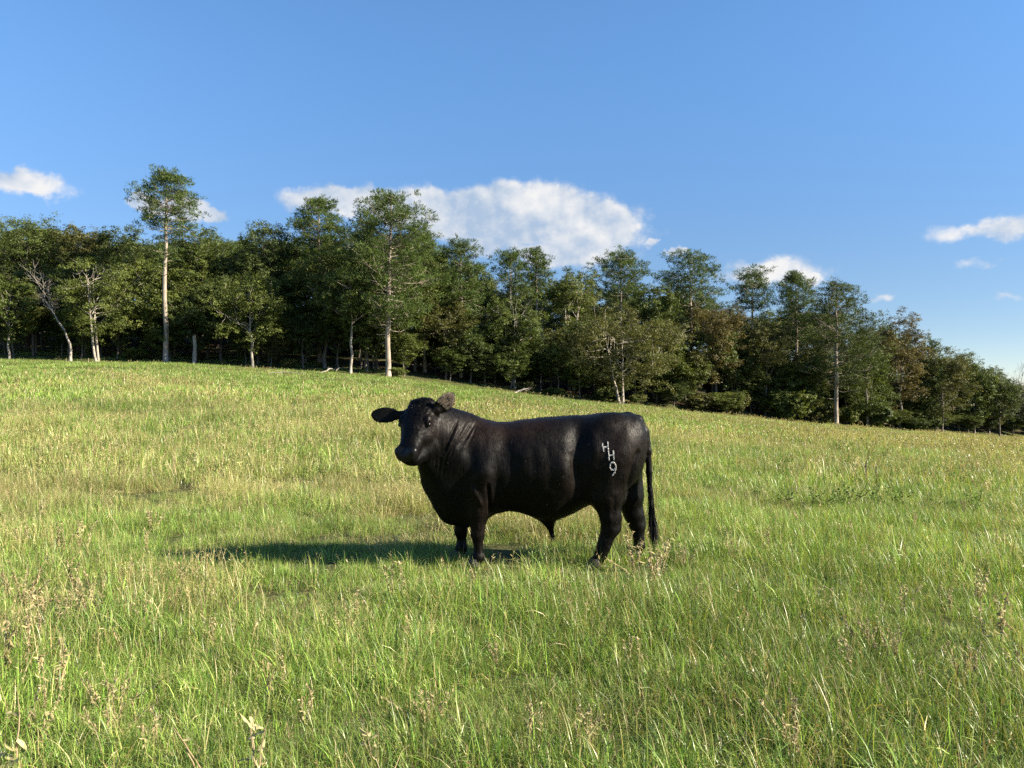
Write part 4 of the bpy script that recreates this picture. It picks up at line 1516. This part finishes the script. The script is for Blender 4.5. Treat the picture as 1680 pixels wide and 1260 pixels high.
# ------------------------------------------------------------------ weeds standing out of the grass
def weed_mat(name, cols, tr=.25):
    m, k = new_mat(name)
    t = k.n('ShaderNodeAttribute', {'attribute_name': 'tone'}).outputs['Fac']
    oc = k.n('ShaderNodeTexCoord').outputs['Object']
    f = k.m('ADD', k.m('MULTIPLY', t, .8), k.m('MULTIPLY', k.m('SUBTRACT', k.noise(oc, 30, 4, .6), .5), .8), clamp=True)
    col = k.mix(f, cols[0] + (1,), cols[1] + (1,))
    p = k.n('ShaderNodeBsdfPrincipled', None, Base_Color=col, Roughness=.7)
    p.inputs['Specular IOR Level'].default_value = .2
    tl = k.n('ShaderNodeBsdfTranslucent', None, Color=col)
    mx = k.n('ShaderNodeMixShader', None, i0=tr, i1=p.outputs[0], i2=tl.outputs[0])
    k.n('ShaderNodeOutputMaterial', None, Surface=mx.outputs[0])
    return m


def curled_leaf(g, p, d, L, W, rs, curl, seg=5):
    """narrow leaf that droops and rolls in on itself"""
    d = unit(d)
    side = unit(np.cross(d, UP + rs.normal(0, .3, 3)))
    rows = []
    ax = unit(np.cross(d, side))
    for i in range(seg + 1):
        t = i / seg
        w = W * math.sin(math.pi * (.12 + .88 * t) ** .8) * .5 + .0006
        up = ax * w * .6
        rows += [p - side * w + up, p, p + side * w + up]
        d = unit(d + ax * curl / seg * rs.uniform(.5, 1.4) - UP * .5 / seg + rs.normal(0, .12, 3))
        ax = unit(np.cross(d, side))
        side = unit(side + rs.normal(0, .15, 3))
        p = p + d * L / seg
    q = []
    for i in range(seg):
        for j in range(2):
            a = i * 3 + j
            q.append([a, a + 1, a + 4, a + 3])
    g.add(np.array(rows), q, c=np.full(len(rows), np.clip(rs.normal(.5, .25), 0, 1)))


def weed(seed, H, stems, nleaf, L, W, spread, curl=1.6, rad=.004):
    rs = np.random.RandomState(seed)
    a, b = Geo(), Geo()
    for s in range(stems):
        h = H * rs.uniform(.65, 1.0) if s else H
        tip = np.array([rs.normal(0, spread), rs.normal(0, spread), h])
        base = np.array([rs.normal(0, .02), rs.normal(0, .02), -.03])
        p = curve_pts(base, tip, rs.normal(0, .06, 3) * h * [1, 1, 0], 8, rs, .02)
        a.tube(p, np.linspace(rad, rad * .35, 8), 5, c=np.full(40, rs.rand() * .5))
        for i in range(nleaf):
            t = rs.uniform(.18, 1.0)
            k = min(int(t * 7), 6)
            pp = p[k] + (p[k + 1] - p[k]) * (t * 7 - k)
            dd = unit(np.array([rs.normal(), rs.normal(), rs.uniform(-.5, .8)]))
            curled_leaf(b, pp, dd, L * rs.uniform(.5, 1.2) * (1.15 - .5 * t), W * rs.uniform(.6, 1.2), rs, rs.normal(0, curl))
    return a, b


def build_weeds():
    tan = weed_mat('dry tan weed leaves', ((.24, .185, .085), (.56, .48, .26)))
    tanst = weed_mat('dry tan stems', ((.24, .17, .10), (.50, .41, .25)), 0)
    dark = weed_mat('dark dry stems', ((.055, .04, .028), (.14, .10, .06)), 0)
    grn = weed_mat('green weed leaves', ((.10, .16, .034), (.22, .29, .06)), .35)
    big = weed_mat('big pale withered leaves', ((.36, .31, .14), (.62, .55, .31)), .3)
    K = {}

    def kind(key, mats, **kw):
        a, b = weed(**kw)
        K[key] = (a.mesh('stem', [mats[0]], True), b.mesh('leaves', [mats[1]], True) if b.nv else None)
    for i in range(4):
        kind('dry%d' % i, (tanst, tan), seed=i, H=.42, stems=3, nleaf=26, L=.065, W=.016, spread=.05)
    for i in range(2):
        kind('bushy%d' % i, (tanst, tan), seed=10 + i, H=.40, stems=7, nleaf=20, L=.06, W=.014, spread=.13)
    kind('dark0', (dark, dark), seed=21, H=.5, stems=3, nleaf=22, L=.05, W=.010, spread=.03)
    kind('pale0', (tanst, tan), seed=23, H=.8, stems=4, nleaf=5, L=.10, W=.006, spread=.05)
    for i in range(2):
        kind('green%d' % i, (grn, grn), seed=30 + i, H=.34, stems=9, nleaf=16, L=.085, W=.030, spread=.20, curl=.6)
    kind('big0', (tanst, big), seed=41, H=.34, stems=2, nleaf=6, L=.12, W=.034, spread=.07, curl=2.2, rad=.005)
    kind('big1', (tanst, big), seed=43, H=.30, stems=3, nleaf=4, L=.11, W=.030, spread=.07, curl=2.0, rad=.005)
    kind('bent0', (tanst, big), seed=46, H=.30, stems=2, nleaf=2, L=.08, W=.02, spread=.12, curl=1.0, rad=.006)
    rs = np.random.RandomState(77)
    HGT = dict(dry=.42, bush=.40, dark=.5, pale=.8, gree=.34, big0=.34, big1=.30, bent=.30)

    def put(name, key, px, row, hpx, label, cat, group=None):
        x, y, z = spot(px, row)
        e = bpy.data.objects.new(name, None)
        COL.objects.link(e)
        e.location = (x, y, z - .01)
        s = hpx / F_PX * y / HGT[key[:4] if key[:3] != 'dry' else 'dry']
        s = (hpx / F_PX * y + .10) / HGT[key[:4] if key[:3] != 'dry' else 'dry']
        e.scale = (s, s, s)
        e.rotation_euler = (rs.normal(0, .06), rs.normal(0, .06), rs.rand() * 6.28)
        tag(e, label, cat, group)
        obj('stem', K[key][0], e)
        if K[key][1]:
            obj('leaves', K[key][1], e)
    W1 = 'weed'
    put('dry_weed', 'bushy0', 1068, 968, 82, 'bushy dry tan weed standing before the hind hooves of the bull', W1)
    put('dry_weed', 'dry1', 1049, 940, 62, 'dry tan stalk in front of the far hind leg of the bull', W1)
    put('dry_weed', 'dry0', 1633, 1062, 92, 'tallest dry weed stalk at the right side of the pasture', W1)
    put('dry_weed', 'dry2', 652, 992, 52, 'dry tan weed stalk below the tip of the bull shadow', W1)
    put('dark_weed', 'dark0', 1424, 790, 40, 'taller of two dark weed stalks in the field right of the bull', W1)
    put('dark_weed', 'dark0', 1440, 792, 30, 'shorter of two dark weed stalks in the field right of the bull', W1)
    put('dark_weed', 'dark0', 201, 790, 40, 'dark weed stalk in the tan grass at left', W1)
    put('pale_weed', 'pale0', 1306, 824, 62, 'tall pale straw stalks in the field right of the bull', W1)
    put('pale_weed', 'pale0', 285, 790, 66, 'tall pale straw stalks in the tan grass at left', W1)
    put('withered_plant', 'big0', 18, 1276, 112, 'withered plant with big curled pale leaves in the bottom left corner', 'plant')
    put('withered_plant', 'big1', 432, 1282, 74, 'withered plant with broad yellowish leaves at the bottom edge', 'plant')
    put('withered_plant', 'bent0', 345, 1280, 64, 'bent pale withered stalk at the bottom edge left of the broad leaved one', 'plant')
    put('withered_plant', 'big1', 622, 1262, 40, 'small withered plant with a whitish curled leaf near the bottom edge', 'plant')
    gw = [(1240, 822, 18), (1285, 830, 20), (1340, 835, 26), (1385, 832, 28), (1432, 828, 26), (1478, 836, 28), (1525, 836, 18), (1378, 742, 16), (1600, 838, 26),
          (1290, 770, 16), (1560, 792, 20), (398, 935, 22), (560, 664, 7), (1380, 770, 14), (1450, 756, 14)]
    for i, (px, row, h) in enumerate(gw):
        put('green_weed', 'green%d' % (i % 2), px, row, h, 'low green broad leaved weed in a patch right of the bull' if px > 1200 and row > 800 else
            'small green leafy weed growing among the grass', W1, 'green leafy weeds')
    dw = [(40, 992, 62), (128, 968, 44), (48, 1066, 76), (112, 1030, 58), (18, 1120, 96), (72, 1150, 80), (188, 1170, 58), (140, 905, 44), (100, 905, 36), (150, 1010, 50), (240, 1050, 44), (345, 1060, 36),
          (185, 1215, 50), (240, 1236, 44), (70, 1210, 60), (300, 960, 34), (445, 1150, 50), (500, 1190, 40), (1425, 1065, 56), (1488, 1010, 40), (1195, 905, 28), (1587, 1120, 50), (1350, 1012, 34), (1200, 925, 30),
          (1300, 1240, 60), (1285, 1200, 46), (1040, 1110, 40), (965, 1230, 44), (870, 1215, 44), (1215, 1050, 36), (700, 1190, 48), (1600, 985, 40), (1555, 1005, 34), (1460, 1090, 46), (1150, 1000, 24), (560, 1060, 34),
          (590, 1020, 34), (30, 900, 34), (75, 860, 30), (250, 870, 30), (180, 840, 26), (240, 905, 28), (890, 985, 26), (1165, 860, 18), (1260, 905, 24), (1640, 900, 26), (1390, 890, 22), (1310, 870, 22),
          (520, 830, 20), (360, 790, 18), (120, 800, 22), (600, 790, 16), (1580, 850, 22), (1500, 870, 22), (1120, 930, 30), (815, 1100, 30), (670, 1060, 34), (780, 965, 22), (1385, 1120, 50), (1670, 1130, 50)]
    for i, (px, row, h) in enumerate(dw):
        put('dry_weed', ('dry%d' % (i % 4)) if i % 3 else 'bushy%d' % (i % 2), px, row, h, 'dry tan weed with curled leaves scattered in the pasture grass', W1, 'dry weeds scattered over the pasture')


build_weeds()
